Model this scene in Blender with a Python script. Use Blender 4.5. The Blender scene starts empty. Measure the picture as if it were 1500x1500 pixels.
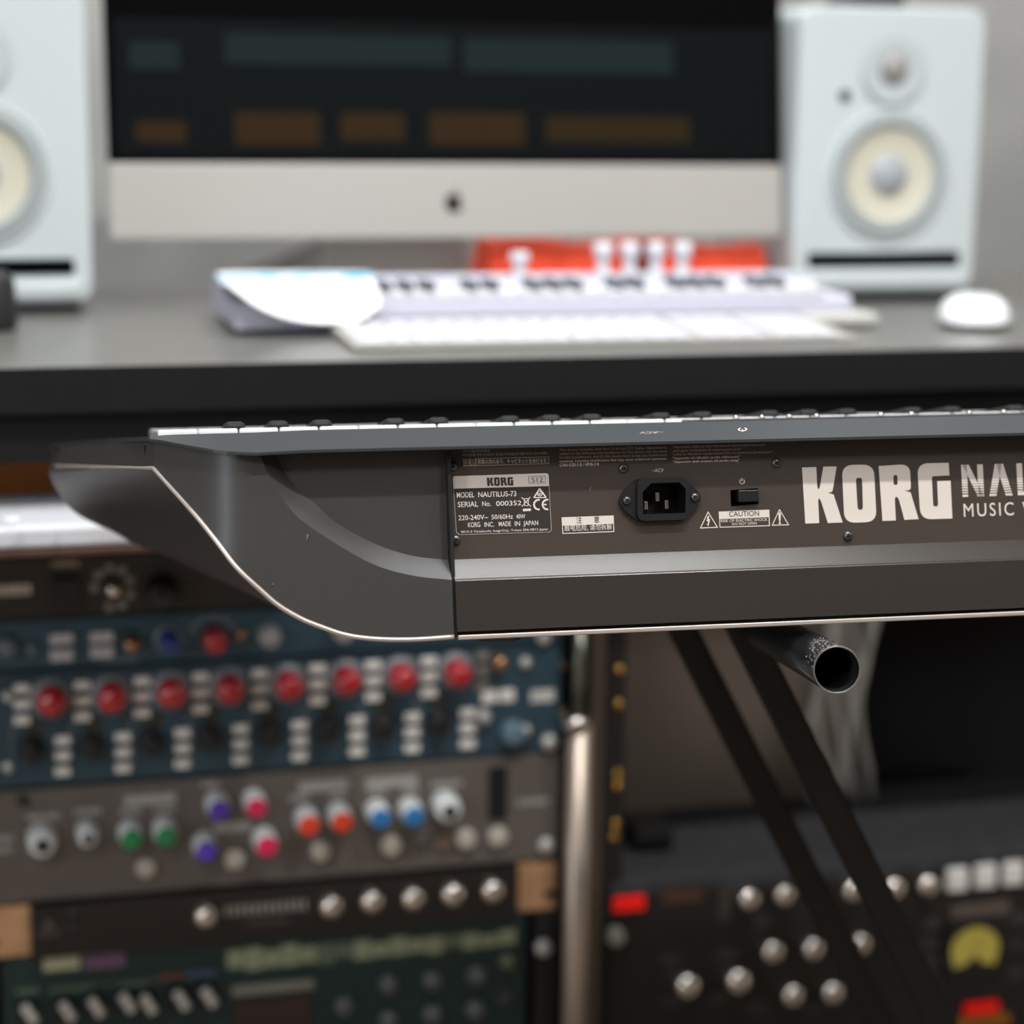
import bpy, bmesh, random
from math import *
from mathutils import Matrix, Vector
random.seed(7)
S = bpy.context.scene
# ------------------------------------------------------------------ camera
FPX = 3000.0                       # focal length in pixels of the 1500 px frame
CAM = Vector((0.0, 0.0, 0.98))
_p, _y, _r = radians(11.5), radians(14.6), 0.012
F = Vector((sin(_y)*cos(_p), cos(_y)*cos(_p), -sin(_p)))
R0 = Vector((cos(_y), -sin(_y), 0)); U0 = R0.cross(F)
R = (R0*cos(_r)+U0*sin(_r)).normalized(); U = (U0*cos(_r)-R0*sin(_r)).normalized()
cd = bpy.data.cameras.new('camera'); cam = bpy.data.objects.new('camera', cd)
S.collection.objects.link(cam); S.camera = cam
cam.matrix_world = Matrix(((R.x, U.x, -F.x, CAM.x), (R.y, U.y, -F.y, CAM.y), (R.z, U.z, -F.z, CAM.z), (0, 0, 0, 1)))
cd.sensor_width = 36; cd.lens = 72; cd.clip_start = .05; cd.clip_end = 50
cd.dof.use_dof = True; cd.dof.focus_distance = 1.155; cd.dof.aperture_fstop = 3.2; cd.dof.aperture_blades = 0
# ------------------------------------------------------------------ world, lights, exposure
S.view_settings.view_transform = 'Standard'; S.view_settings.look = 'None'
S.view_settings.exposure = 0.0; S.view_settings.gamma = 1.0; S.view_settings.use_curve_mapping = False
w = bpy.data.worlds.new('world'); S.world = w; w.use_nodes = True
w.node_tree.nodes['Background'].inputs[0].default_value = (.9, .95, 1, 1)
w.node_tree.nodes['Background'].inputs[1].default_value = .3
LAMPS = [(-.9, -.9, 17, .56, .56, 'added fill, front left'), (1.3, -.9, 17, .56, .56, 'added fill, front right'), (.45, 1.0, 20, 1.3, .4, 'long middle one'),  # the front pair is unseen fill, added to lift the general light
         (-.3, 2.12, 14, .9, .3, 'added fill, rearmost left'), (.9, 2.12, 14, .9, .3, 'added fill, rearmost right'), (2.6, -.1, 17, .56, .56, 'far right')]  # the rearmost pair is unseen, added to brighten the back wall
SPOTS = [(.12, .42, 72, 'left'), (.85, .42, 72, 'right')]
ROOM_H = 2.7
# ------------------------------------------------------------------ helpers
def lin(c):
    return tuple(((x/255)/12.92 if x/255 <= .04045 else ((x/255+.055)/1.055)**2.4) for x in c)
_m = {}
def mat(name, rgb, rough=.5, metal=0.0, noise=0.0, nscale=40, emit=0, bump=0, coat=0, spec=.5, rgb2=None):
    if name in _m: return _m[name]
    m = bpy.data.materials.new(name); m.use_nodes = True; nt = m.node_tree; b = nt.nodes['Principled BSDF']
    c = lin(rgb)+(1,)
    b.inputs['Base Color'].default_value = c; b.inputs['Roughness'].default_value = rough
    b.inputs['Metallic'].default_value = metal; b.inputs['Coat Weight'].default_value = coat
    b.inputs['Specular IOR Level'].default_value = spec
    if noise or bump or rgb2:
        tc = nt.nodes.new('ShaderNodeTexCoord'); n = nt.nodes.new('ShaderNodeTexNoise')
        n.inputs['Scale'].default_value = nscale; n.inputs['Detail'].default_value = 4
        nt.links.new(tc.outputs['Object'], n.inputs['Vector'])
        if noise or rgb2:
            r = nt.nodes.new('ShaderNodeValToRGB'); r.color_ramp.elements[0].position = .35; r.color_ramp.elements[1].position = .65
            c2 = lin(rgb2)+(1,) if rgb2 else tuple(min(1, x*(1+noise)) for x in c[:3])+(1,)
            c1 = c if rgb2 else tuple(x*(1-noise) for x in c[:3])+(1,)
            r.color_ramp.elements[0].color = c1; r.color_ramp.elements[1].color = c2
            nt.links.new(n.outputs['Fac'], r.inputs['Fac']); nt.links.new(r.outputs['Color'], b.inputs['Base Color'])
        if bump:
            bp = nt.nodes.new('ShaderNodeBump'); bp.inputs['Strength'].default_value = bump; bp.inputs['Distance'].default_value = .001
            nt.links.new(n.outputs['Fac'], bp.inputs['Height']); nt.links.new(bp.outputs['Normal'], b.inputs['Normal'])
    if emit:
        b.inputs['Emission Color'].default_value = c; b.inputs['Emission Strength'].default_value = emit
    _m[name] = m; return m
def ray(px, py): return F + R*((px-750)/FPX) + U*((750-py)/FPX)
def pl(M, px, py, y=0.0):
    """the point of the frame's plane 'local y' that the camera sees at a pixel, in local coordinates"""
    Mi = M.inverted(); o = Mi @ CAM; d = Mi.to_3x3() @ ray(px, py); t = (y-o.y)/d.y
    return o + d*t
def plz(M, px, py, z=0.0):
    Mi = M.inverted(); o = Mi @ CAM; d = Mi.to_3x3() @ ray(px, py); t = (z-o.z)/d.z
    return o + d*t
def scl(M, px, py, y=0.0):          # metres per pixel there
    return ((M @ pl(M, px, py, y))-CAM).dot(F)/FPX
def frame(o, x, y, z): return Matrix(((x[0], y[0], z[0], o[0]), (x[1], y[1], z[1], o[1]), (x[2], y[2], z[2], o[2]), (0, 0, 0, 1)))
def link(o, parent=None):
    S.collection.objects.link(o)
    if parent: o.parent = parent
    return o
def thing(name, label, cat, M=None, group=None, kind=None):
    o = bpy.data.objects.new(name, None); o.empty_display_size = .05; link(o)
    if M is not None: o.matrix_world = M
    tag(o, label, cat, group, kind); return o
def tag(o, label=None, cat=None, group=None, kind=None):
    if label: o['label'] = label
    if cat: o['category'] = cat
    if group: o['group'] = group
    if kind: o['kind'] = kind
    return o
class MB:
    def __init__(s): s.v = []; s.f = []; s.sm = []
    def add(s, vs, fs, smooth=False):
        n = len(s.v); s.v += [tuple(v) for v in vs]; s.f += [tuple(n+i for i in f) for f in fs]; s.sm += [smooth]*len(fs); return s
    def box(s, a, b, bev=0.0, M=None):
        bm = bmesh.new(); bmesh.ops.create_cube(bm, size=1)
        for v in bm.verts: v.co = Vector(((a[i]+b[i])/2 + v.co[i]*(b[i]-a[i]) for i in range(3)))
        if bev: bmesh.ops.bevel(bm, geom=bm.edges[:], offset=bev, segments=2, affect='EDGES', profile=.5)
        s.frombm(bm, M, bool(bev)); return s
    def frombm(s, bm, M=None, smooth=False):
        bm.verts.index_update()
        s.add([(M @ v.co if M else v.co) for v in bm.verts], [[v.index for v in f.verts] for f in bm.faces], False); bm.free(); return s
    def lathe(s, prof, c=(0, 0, 0), axis='-y', n=32, smooth=True, M=None):
        """prof: (radius, height) list; height runs along axis"""
        vs = []; fs = []; k = len(prof)
        for i in range(n):
            a = 2*pi*i/n
            for r, h in prof:
                p = {'-y': (r*cos(a), -h, r*sin(a)), 'z': (r*cos(a), r*sin(a), h), 'y': (r*cos(a), h, -r*sin(a)), 'x': (h, r*cos(a), r*sin(a))}[axis]
                p = Vector(p)+Vector(c); vs.append(M @ p if M else p)
        for i in range(n):
            j = (i+1) % n
            for q in range(k-1): fs.append((i*k+q, j*k+q, j*k+q+1, i*k+q+1))
        s.add(vs, fs, smooth); return s
    def tube(s, pts, r, n=10, rs=None, smooth=True, caps=True):
        pts = [Vector(p) for p in pts]; vs = []; fs = []; prev = None
        for i, p in enumerate(pts):
            t = (pts[min(i+1, len(pts)-1)]-pts[max(i-1, 0)]).normalized()
            if prev is None: a = t.orthogonal().normalized()
            else: a = (prev-t*prev.dot(t)).normalized()
            prev = a; b = t.cross(a); rr = rs[i] if rs else r
            for k in range(n): vs.append(p+(a*cos(2*pi*k/n)+b*sin(2*pi*k/n))*rr)
        for i in range(len(pts)-1):
            for k in range(n): fs.append((i*n+k, i*n+(k+1) % n, (i+1)*n+(k+1) % n, (i+1)*n+k))
        if caps: fs += [tuple(range(n))[::-1], tuple((len(pts)-1)*n+k for k in range(n))]
        s.add(vs, fs, smooth); return s
    def grid(s, rows, smooth=True):
        k = len(rows[0]); vs = [p for r in rows for p in r]
        fs = [(i*k+j, i*k+j+1, (i+1)*k+j+1, (i+1)*k+j) for i in range(len(rows)-1) for j in range(k-1)]
        return s.add(vs, fs, smooth)
    def build(s, name, m, parent=None, fixn=True):
        me = bpy.data.meshes.new(name); me.from_pydata(s.v, [], s.f)
        me.polygons.foreach_set('use_smooth', s.sm); me.update()
        if fixn:
            bm = bmesh.new(); bm.from_mesh(me); bmesh.ops.recalc_face_normals(bm, faces=bm.faces[:]); bm.to_mesh(me); bm.free()
        me.materials.append(m); o = bpy.data.objects.new(name, me); return link(o, parent)
def curve_mesh(name, polys, M4, m, parent, thick=.0001):
    """filled flat shape from closed outlines (holes allowed), outlines in 2D, extruded thinly"""
    cu = bpy.data.curves.new('tmp', 'CURVE'); cu.dimensions = '2D'; cu.fill_mode = 'BOTH'; cu.extrude = thick/2
    for P in polys:
        sp = cu.splines.new('POLY'); sp.points.add(len(P)-1)
        for q, (x, y) in zip(sp.points, P): q.co = (x, y, 0, 1)
        sp.use_cyclic_u = True
    ob = bpy.data.objects.new('tmp', cu); S.collection.objects.link(ob)
    bpy.context.view_layer.update()
    me = bpy.data.meshes.new_from_object(ob.evaluated_get(bpy.context.evaluated_depsgraph_get()))
    bpy.data.objects.remove(ob); bpy.data.curves.remove(cu)
    me.transform(M4); me.name = name; me.materials.clear(); me.materials.append(m)
    return link(bpy.data.objects.new(name, me), parent)
def rpoly(pts, seg=6):
    """polygon with a radius at each corner: (x, y, r)"""
    out = []; n = len(pts)
    for i in range(n):
        x, y, r = pts[i] if len(pts[i]) == 3 else (*pts[i], 0); P = Vector((x, y))
        if r <= 0: out.append((x, y)); continue
        A = Vector(pts[i-1][:2])-P; B = Vector(pts[(i+1) % n][:2])-P
        a = P+A.normalized()*min(r, A.length*.5); b = P+B.normalized()*min(r, B.length*.5)
        for k in range(seg+1):
            t = k/seg; q = a*(1-t)**2+P*2*t*(1-t)+b*t*t; out.append((q.x, q.y))
    return out
FLAT = Matrix(((1, 0, 0, 0), (0, 0, -1, 0), (0, 1, 0, 0), (0, 0, 0, 1)))     # 2D (x,y) -> local (x, 0, z), facing -y
def text_mesh(s, bold=0.0, sp=1.0):
    cu = bpy.data.curves.new('tmp', 'FONT'); cu.body = s; cu.size = 1; cu.extrude = .002; cu.offset = bold*.25; cu.resolution_u = 4; cu.space_character = sp
    ob = bpy.data.objects.new('tmp', cu); S.collection.objects.link(ob); bpy.context.view_layer.update()
    me = bpy.data.meshes.new_from_object(ob.evaluated_get(bpy.context.evaluated_depsgraph_get()))
    bpy.data.objects.remove(ob); bpy.data.curves.remove(cu); return me
_h = text_mesh('H'); CAPH = max(v.co.y for v in _h.vertices)
def put_text(s, x0, x1, z0, h, y, m, parent, bold=0.0, name='lettering', sp=1.0):
    """text whose baseline runs from x0 to x1 at height z0, capitals h tall, on plane y"""
    me = text_mesh(s, bold, sp)
    a = min(v.co.x for v in me.vertices); b = max(v.co.x for v in me.vertices)
    sx = (x1-x0)/(b-a); sz = h/CAPH
    for v in me.vertices: v.co = ((v.co.x-a)*sx+x0, y-v.co.z*.02, z0+v.co.y*sz)
    me.name = name; me.materials.clear(); me.materials.append(m)
    return link(bpy.data.objects.new(name, me), parent)
def interp(P, x):
    if x <= P[0][0]: return P[0][1]
    for (a, b), (c, d) in zip(P, P[1:]):
        if x <= c: return b+(d-b)*(x-a)/(c-a)
    return P[-1][1]
def resample(P, n):
    """n points evenly along a Catmull-Rom smoothed polyline"""
    Q = []
    V = [Vector(p) for p in P]
    for i in range(len(V)-1):
        p0 = V[max(i-1, 0)]; p1 = V[i]; p2 = V[i+1]; p3 = V[min(i+2, len(V)-1)]
        for k in range(12):
            t = k/12; Q.append(.5*((2*p1)+(p2-p0)*t+(2*p0-5*p1+4*p2-p3)*t*t+(3*p1-p0-3*p2+p3)*t**3))
    Q.append(V[-1]); L = [0]
    for a, b in zip(Q, Q[1:]): L.append(L[-1]+(b-a).length)
    out = []; j = 0
    for k in range(n):
        d = L[-1]*k/(n-1)
        while j < len(L)-2 and L[j+1] < d: j += 1
        t = (d-L[j])/max(1e-9, L[j+1]-L[j]); out.append(Q[j].lerp(Q[j+1], min(1, max(0, t))))
    return out
I4 = Matrix.Identity(4)
# ------------------------------------------------------------------ materials
M_wall = mat('plaster_wall', (186, 184, 180), .8, rgb2=(158, 157, 153), nscale=3.2, bump=.2)
M_wallp = mat('painted_wall', (190, 186, 180), .85, noise=.05, nscale=5)
M_floor = mat('oak_floor', (138, 122, 108), .45, noise=.25, nscale=6)
M_ceil = mat('white_ceiling', (225, 225, 225), .9, noise=.03)
M_fwall = mat('taupe_wall', (84, 72, 62), .85, noise=.06, nscale=5)
M_fix = mat('lamp_frame', (235, 235, 235), .5)
M_case = mat('graphite_case', (62, 60, 58), .4, metal=.15, noise=.04, nscale=900, bump=.05)
M_deck = mat('graphite_deck', (52, 55, 57), .42, metal=.2, noise=.06, nscale=1200, bump=.05)
M_panel = mat('painted_steel_panel', (62, 52, 45), .48, noise=.035, nscale=1500, bump=.04)
M_lower = mat('painted_steel_sheet', (66, 61, 56), .26, metal=.38, noise=.035, nscale=1500, bump=.04)
M_trim = mat('champagne_trim', (186, 176, 168), .4, metal=.5)
M_black = mat('black_plastic', (24, 24, 25), .38)
M_gap = mat('dark_gap', (8, 8, 8), .8)
M_print = mat('cream_print', (218, 207, 198), .7)
M_printb = mat('dim_print', (170, 156, 142), .7)
M_screw = mat('black_screw', (96, 96, 96), .32, metal=.8)
M_steel = mat('bright_steel', (200, 200, 198), .2, metal=1)
M_wkey = mat('white_key_plastic', (232, 232, 230), .25, coat=.3)
M_bkey = mat('black_key_plastic', (26, 26, 26), .6, spec=.3)
M_tube = mat('black_enamel_tube', (30, 31, 34), .28, rgb2=(22, 23, 25), nscale=60, bump=.1, coat=.4)
M_leg = mat('black_enamel_leg', (17, 15, 12), .5, spec=.3, noise=.1, nscale=200)
M_desk = mat('black_desk_laminate', (98, 96, 92), .3, noise=.06, nscale=30, spec=1)
M_deskedge = mat('black_desk_edge', (22, 22, 22), .75, noise=.05, spec=.2)
M_carpet = mat('dark_felt', (50, 50, 53), .95, noise=.2, nscale=60)
M_brown = mat('brown_wood', (200, 124, 58), .55, noise=.18, nscale=9)
M_darkwood = mat('dark_wood', (72, 46, 34), .6, noise=.12, nscale=9)
M_white = mat('white_plastic', (194, 201, 201), .4)
M_whitem = mat('white_matte', (204, 204, 208), .6)
M_lav = mat('lavender_white_plastic', (186, 185, 200), .45)
M_alu = mat('brushed_aluminium', (170, 166, 159), .45, metal=.1)
M_chrome = mat('chrome', (205, 198, 190), .25, metal=1)
M_post = mat('brushed_post', (190, 174, 160), .42, metal=.7)
M_gold = mat('gold_nut', (214, 170, 90), .25, metal=1)
# ------------------------------------------------------------------ the room
def struct(name, mb, m):
    o = mb.build(name, m); o['kind'] = 'structure'; return o
X0, X1, Y0, Y1 = -1.9, 3.6, -2.4, 2.5
struct('floor', MB().box((X0-.1, Y0-.1, -.1), (X1+.1, Y1+.1, 0)), M_floor)
struct('ceiling', MB().box((X0-.1, Y0-.1, ROOM_H), (X1+.1, Y1+.1, ROOM_H+.1)), M_ceil)
struct('wall_back', MB().box((X0-.1, Y1, 0), (X1+.1, Y1+.1, ROOM_H)), M_wall)
struct('wall_left', MB().box((X0-.1, Y0, 0), (X0, Y1, ROOM_H)), M_wallp)
struct('wall_right', MB().box((X1, Y0, 0), (X1+.1, Y1, ROOM_H)), M_wallp)
struct('wall_front', MB().box((X0-.1, Y0-.1, 0), (X1+.1, Y0, ROOM_H)), M_fwall)
M_glow = mat('lamp_diffuser', (250, 252, 255), .5, emit=3)
for i, (lx, ly, e, sx, sy, wh) in enumerate(LAMPS):
    t = thing('ceiling_lamp', 'white ceiling panel lamp, %s of the six' % wh, 'lamp', Matrix.Translation((lx, ly, ROOM_H-.03)), 'ceiling panel lamps')
    MB().box((-sx/2-.03, -sy/2-.03, 0), (sx/2+.03, sy/2+.03, .0295), .004).build('lamp_frame', M_fix, t)
    MB().box((-sx/2-.01, -sy/2-.01, -.002), (sx/2+.01, sy/2+.01, 0)).build('diffuser', M_glow, t)
    ld = bpy.data.lights.new('panel_light', 'AREA'); ld.shape = 'RECTANGLE'; ld.size = sx; ld.size_y = sy; ld.energy = e; ld.color = (.97, .985, 1) if e != 20 else (.84, .93, 1)
    lo = bpy.data.objects.new('panel_light', ld); link(lo, t); lo.location = (0, 0, -.006)
for lx, ly, e, wh in SPOTS:
    t = thing('ceiling_downlight', 'small round ceiling downlight, the %s one of two above the keyboard' % wh, 'lamp', Matrix.Translation((lx, ly, ROOM_H-.06)), 'ceiling downlights')
    MB().lathe([(.06, .0595), (.06, 0), (.052, 0), (.05, .02), (.05, .05), (0, .05)], (0, 0, 0), 'z', 32).build('lamp_shade', M_fix, t)
    ld = bpy.data.lights.new('downlight', 'SPOT'); ld.spot_size = radians(130); ld.spot_blend = .6; ld.shadow_soft_size = .028; ld.energy = e; ld.color = (1, .985, .96)
    lo = bpy.data.objects.new('downlight', ld); link(lo, t); lo.location = (0, 0, -.05)
t = thing('wall_lamp', 'tall narrow cool wall lamp on the left wall', 'lamp', Matrix.Translation((X0, -.05, 1.4)))
MB().box((0, -.14, -.62), (.03, .14, .62), .004).build('lamp_frame', M_fix, t)
MB().box((.03, -.12, -.6), (.032, .12, .6)).build('diffuser', M_glow, t)
ld = bpy.data.lights.new('panel_light', 'AREA'); ld.shape = 'RECTANGLE'; ld.size = 1.2; ld.size_y = .24; ld.energy = 14; ld.color = (.8, .9, 1)
lo = bpy.data.objects.new('panel_light', ld); link(lo, t); lo.location = (.036, 0, 0); lo.rotation_euler = (0, radians(-90), 0)
# ------------------------------------------------------------------ the stage keyboard
KY = radians(2.5); DL = radians(9); PT = radians(14)
ku = Vector((cos(KY), -sin(KY), 0)); kh = Vector((sin(KY), cos(KY), 0)); kz = Vector((0, 0, 1))
kv = kh*cos(DL)-kz*sin(DL); kw = kz*cos(DL)+kh*sin(DL)
KO = CAM + ray(668, 935)*1.125
KF = frame(KO, ku, kv, kw)
pw = kz*cos(PT)+kh*sin(PT); pv = kh*cos(PT)-kz*sin(PT)
PF = frame(KO, ku, pv, pw)                      # frame of the slanted back panel
P2K = KF.inverted() @ PF
KEND = .86
kb = thing('stage_keyboard', 'dark graphite stage keyboard seen from behind, resting on a black tubular stand', 'keyboard', KF)
def pk(px, py, v=0.0): return pl(KF, px, py, v)
def pp(px, py, v=0.0): return P2K @ pl(PF, px, py, v)
REC = .009
w1 = pl(PF, 663, 850, 0).z; w2 = pl(PF, 657, 820, REC).z; w3 = pl(PF, 652, 655, REC).z; w0 = .0035
def sweep(prof, u0, u1, n=2):
    return [[P2K @ Vector((u0+(u1-u0)*i/(n-1), v, z)) for v, z in prof] for i in range(n)]
# lower sheet with its bevel
b = MB()
b.grid(sweep([(0, w0), (0, w1-.0006)], .0008, KEND), False)
b.grid(sweep([(0, w1-.0006), (.0003, w1), (.0012, w1+.0006)], .0008, KEND), True)
b.grid(sweep([(.0012, w1+.0006), (REC, w2)], .0008, KEND), False)
b.grid(sweep([(.001, w1), (.001, w0), (0, w0)], .0008, KEND), False)
b.build('lower_back_sheet', M_lower, kb, False)
# upper panel with real openings for the inlet and the switch
def p2(px, py, y=REC): q = pl(PF, px, py, y); return (q.x, q.z)
inl = [(936, 716), (945, 706), (993, 702), (1002, 711), (1004, 757), (940, 760)]
sw = [(1070, 718), (1110, 715), (1111, 738), (1071, 741)]
outer = [(.0008, w2), (KEND, w2), (KEND, w3), (.0008, w3)]
up = curve_mesh('upper_back_panel', [outer, [p2(*q) for q in inl], [p2(*q) for q in sw]],
                P2K @ Matrix.Translation((0, REC+.0006, 0)) @ FLAT, M_panel, kb, .001)
# print on the panel: everything is laid out in the panel's own plane
PP = bpy.data.objects.new('tmp', None)
YP = REC-.00005
def ptext(s, x0, y0, x1, h, m=M_print, bold=0.0, parent=None, y=YP, name='lettering', sp=1.0):
    a = pl(PF, x0, y0, YP); b_ = a.x+(x1-x0)*1.0*(pl(PF, x1, y0, YP).x-a.x)/(x1-x0)
    o = put_text(s, a.x, b_, a.z, h*scl(PF, x0, y0, YP), y, m, parent or up, bold, name, sp)
    o.data.transform(P2K); return o
def pshape(polys, m=M_print, parent=None, y=YP, name='printed_mark', t=.00006):
    return curve_mesh(name, [[(lambda q: (q.x, q.z))(pl(PF, *p, YP)) for p in P] for P in polys], P2K @ Matrix.Translation((0, y, 0)) @ FLAT, m, parent or up, t)
c7 = lambda P: [(1140+x/4.1667, 580+y/4.1667) for x, y in P]
K_ = rpoly([(145, 437), (232, 434), (238, 556, 6), (246, 572, 6), (254, 556, 6), (275, 432), (356, 430), (337, 550, 18), (330, 585, 10), (303, 592), (338, 601, 4), (393, 772), (303, 776), (260, 640, 6), (247, 622, 6), (244, 640, 4), (250, 776), (165, 779)])
O1 = rpoly([(388, 422, 70), (583, 418, 70), (601, 768, 70), (404, 776, 70)], 10); O2 = rpoly([(473, 500, 20), (512, 499, 20), (517, 695, 20), (485, 696, 20)])
R1 = rpoly([(613, 428), (803, 415, 60), (810, 565, 30), (800, 574, 6), (773, 578), (808, 589, 5), (857, 752), (770, 756), (736, 630, 14), (722, 612, 10), (711, 625, 10), (718, 760), (636, 763)])
R2 = rpoly([(702, 483, 13), (727, 482, 13), (729, 543, 13), (704, 544, 13)])
G1 = rpoly([(1040, 408), (1045, 485), (937, 490, 14), (946, 675, 18), (976, 674, 14), (970, 520), (1052, 517), (1063, 748), (868, 754, 70), (848, 412, 70)], 10)
for P in ([K_], [O1, O2], [R1, R2], [G1]): pshape([c7(q) for q in P], name='brand_letter')
# the second word: sloping strokes cut into stripes towards the foot
wl = pl(PF, 1410, 728, YP); wt = pl(PF, 1407, 681, YP); H = wt.z-wl.z; sc = scl(PF, 1450, 700, YP)
def stroke(x0b, x0t, wd):
    polys = []
    bands = [(1, .56)]+[(.56-.075*k-.013*(k*.35+.6), .56-.075*(k+1)) for k in range(7)]+[(.03, 0)]
    bands = [(a, b) for a, b in bands if a-b > .01]
    for a, c in bands:
        f = lambda t: wl.x+(x0b+(x0t-x0b)*t)*sc
        polys.append([(f(c), wl.z+H*c), (f(c)+wd*sc, wl.z+H*c), (f(a)+wd*sc, wl.z+H*a), (f(a), wl.z+H*a)])
    return polys
def word(strokes): 
    for st in strokes:
        o = curve_mesh('brand_letter', [q for s_ in st for q in stroke(*s_)], P2K @ Matrix.Translation((0, YP, 0)) @ FLAT, M_print, up, .00006)
word([[(0, 0, 9)], [(24, 2, 10)], [(25, 25, 9)], [(42, 53, 11)], [(68, 55, 11)], [(87, 87, 9), (112, 112, 9)], [(143, 143, 9)], [(172, 172, 9)], [(192, 192, 9)], [(230, 230, 9), (255, 255, 9)]])
for xa, xb, ta, tb2 in ((87, 121, 0, .1), (130, 165, .88, 1), (192, 218, 0, .1), (230, 264, 0, .1), (276, 304, .88, 1), (276, 285, .5, .88), (276, 304, .44, .56), (295, 304, .1, .5), (276, 304, 0, .1)):
    curve_mesh('brand_letter', [[(wl.x+xa*sc, wl.z+H*ta), (wl.x+xb*sc, wl.z+H*ta), (wl.x+xb*sc, wl.z+H*tb2), (wl.x+xa*sc, wl.z+H*tb2)]], P2K @ Matrix.Translation((0, YP-.00003, 0)) @ FLAT, M_print, up, .00006)
ptext('MUSIC WORKSTATION', 1412, 757, 1684, 19, bold=.004, sp=1.25)
# warning lines
t8 = lambda x, y: (650+x/8.333, 640+y/8.333)
def tt(s, x0, y0, x1, h, m=M_print, bold=.006, **k):
    a = t8(x0, y0); c = t8(x1, y0); return ptext(s, a[0], a[1], c[0], h/8.333, m, bold, **k)
tt('ATTENTION:', 232, 192, 565, 33, M_printb)
tt('RISQUE DE CHOC ELECTRIQUE-NE PAS OUVRIR.', 232, 236, 1275, 28, M_printb)
def t8p(P): return [t8(*q) for q in P]
pshape([t8p([(238, 268), (1283, 240), (1286, 328), (240, 360)]), t8p([(400, 272), (1276, 248), (1279, 321), (402, 346)])], M_printb)
tt('注意', 250, 338, 390, 62, M_gap, .01, y=YP-.0001)
tt('感電の恐れあり、キャビネットをあけるな', 415, 330, 1255, 42, M_print, .012)
def u6(x, y): return (800+x/4.1667, 580+y/4.1667)
def tx(s, x0, y0, x1, h, m=M_print, bold=.004, **k):
    a = u6(x0, y0); c = u6(x1, y0); return ptext(s, a[0], a[1], c[0], h/4.1667, m, bold, **k)
for s_, x0_, y_, x1_ in (('This device complies with Part 15 of the FCC Rules. Operation is', 80, 337, 735),
        ('subject to the following two conditions: (1) This device may not cause', 81, 360, 738), ('harmful interference, and (2) this device must accept any interference', 82, 383, 739),
        ('received, including interference that may cause undesired operation.', 82, 406, 740), ('CAN ICES-3 B / NMB-3 B', 84, 431, 322)):
    tx(s_, x0_, y_, x1_, 15 if x1_ > 400 else 18, M_printb if y_ < 400 else M_print)
for s_, x0_, y_, x1_ in (('"Apparatets stikprop skal tilsluttes en stikkontakt med jord,', 768, 318, 1337), ('som giver forbindelse til stikproppens jord."', 776, 341, 1195),
        ('"Laite on liitettävä suojakoskettimilla varustettuun pistorasiaan"', 770, 363, 1383), ('"Apparatet må tilkoples jordet stikkontakt"', 772, 387, 1184), ('"Apparaten skall anslutas till jordat uttag"', 773, 409, 1180)):
    tx(s_, x0_, y_, x1_, 14, M_printb if y_ < 380 else M_print)
tx('~ACV', 648, 466, 718, 22)
# white box: caution in Chinese
pshape([[u6(*q) for q in ((94, 741), (412, 729), (416, 830), (100, 842))], [u6(*q) for q in ((101, 792), (409, 780), (411, 825), (105, 837))]])
tx('注       意', 185, 775, 325, 30, M_gap, y=YP-.0001); tx('触电危险, 请勿拆解', 112, 822, 402, 30, bold=.01)
pshape([[u6(*q) for q in ((1053, 706), (1362, 694), (1366, 794), (1059, 804))], [u6(*q) for q in ((1059, 752), (1358, 740), (1360, 789), (1064, 799))]])
tx('CAUTION', 1117, 737, 1300, 31, M_gap, y=YP-.0001); tx('RISK OF ELECTRIC SHOCK', 1066, 771, 1352, 16, bold=.01); tx('DO NOT OPEN', 1135, 789, 1286, 14, bold=.01)
def tri(a, b_, c_, th):
    A = Vector(a); B = Vector(b_); C_ = Vector(c_); G = (A+B+C_)/3
    o = [G+(p-G)*1.0 for p in (A, B, C_)]; i = [G+(p-G)*(1-th) for p in (A, B, C_)]
    return [[u6(*p) for p in rpoly([(q.x, q.y, 5) for q in o], 3)], [u6(*p) for p in i]]
pshape(tri((988, 703), (1050, 804), (938, 809), .16)); pshape(tri((1424, 688), (1484, 789), (1376, 792), .16))
pshape([[u6(*q) for q in ((985, 733), (996, 732), (992, 752), (1001, 752), (990, 797), (980, 781), (987, 781), (989, 766), (980, 765))]])
pshape([[u6(*q) for q in ((1417, 712), (1433, 712), (1430, 765), (1421, 765))], [u6(1426+7*cos(a*pi/6), 776+7*sin(a*pi/6)) for a in range(12)]])
# power symbol
cx_, cy_ = 1196, 522
arc = [(cx_+17*cos(a), cy_+17*sin(a)) for a in [radians(-55+i*290/20) for i in range(21)]]+[(cx_+12.5*cos(a), cy_+12.5*sin(a)) for a in [radians(235-i*290/20) for i in range(21)]]
pshape([[u6(*q) for q in arc]]); pshape([[u6(*q) for q in ((1193, 500), (1198, 500), (1198, 522), (1193, 522))]])
# rating label
lab = pshape([t8p(rpoly([(108, 480, 30), (1280, 442, 40), (1315, 1160, 40), (152, 1196, 40)]))], mat('label_black', (44, 38, 34), .5), y=YP-.00003, name='rating_label')
Yl = YP-.0001
pshape([t8p(rpoly([(108, 480, 30), (1280, 442, 40), (1286, 600), (116, 632)]))], M_print, lab, Yl)
pshape([t8p([(116, 630), (122, 630), (158, 1160), (190, 1190), (1290, 1158), (1310, 1130), (1282, 600), (1288, 600), (1317, 1135), (1294, 1165), (185, 1197), (150, 1165)])], M_printb, lab, Yl)
def lt(s, x0, y0, x1, h, m=M_print, bold=.012, y=Yl): return tt(s, x0, y0, x1, h, m, bold, parent=lab, y=y)
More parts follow.
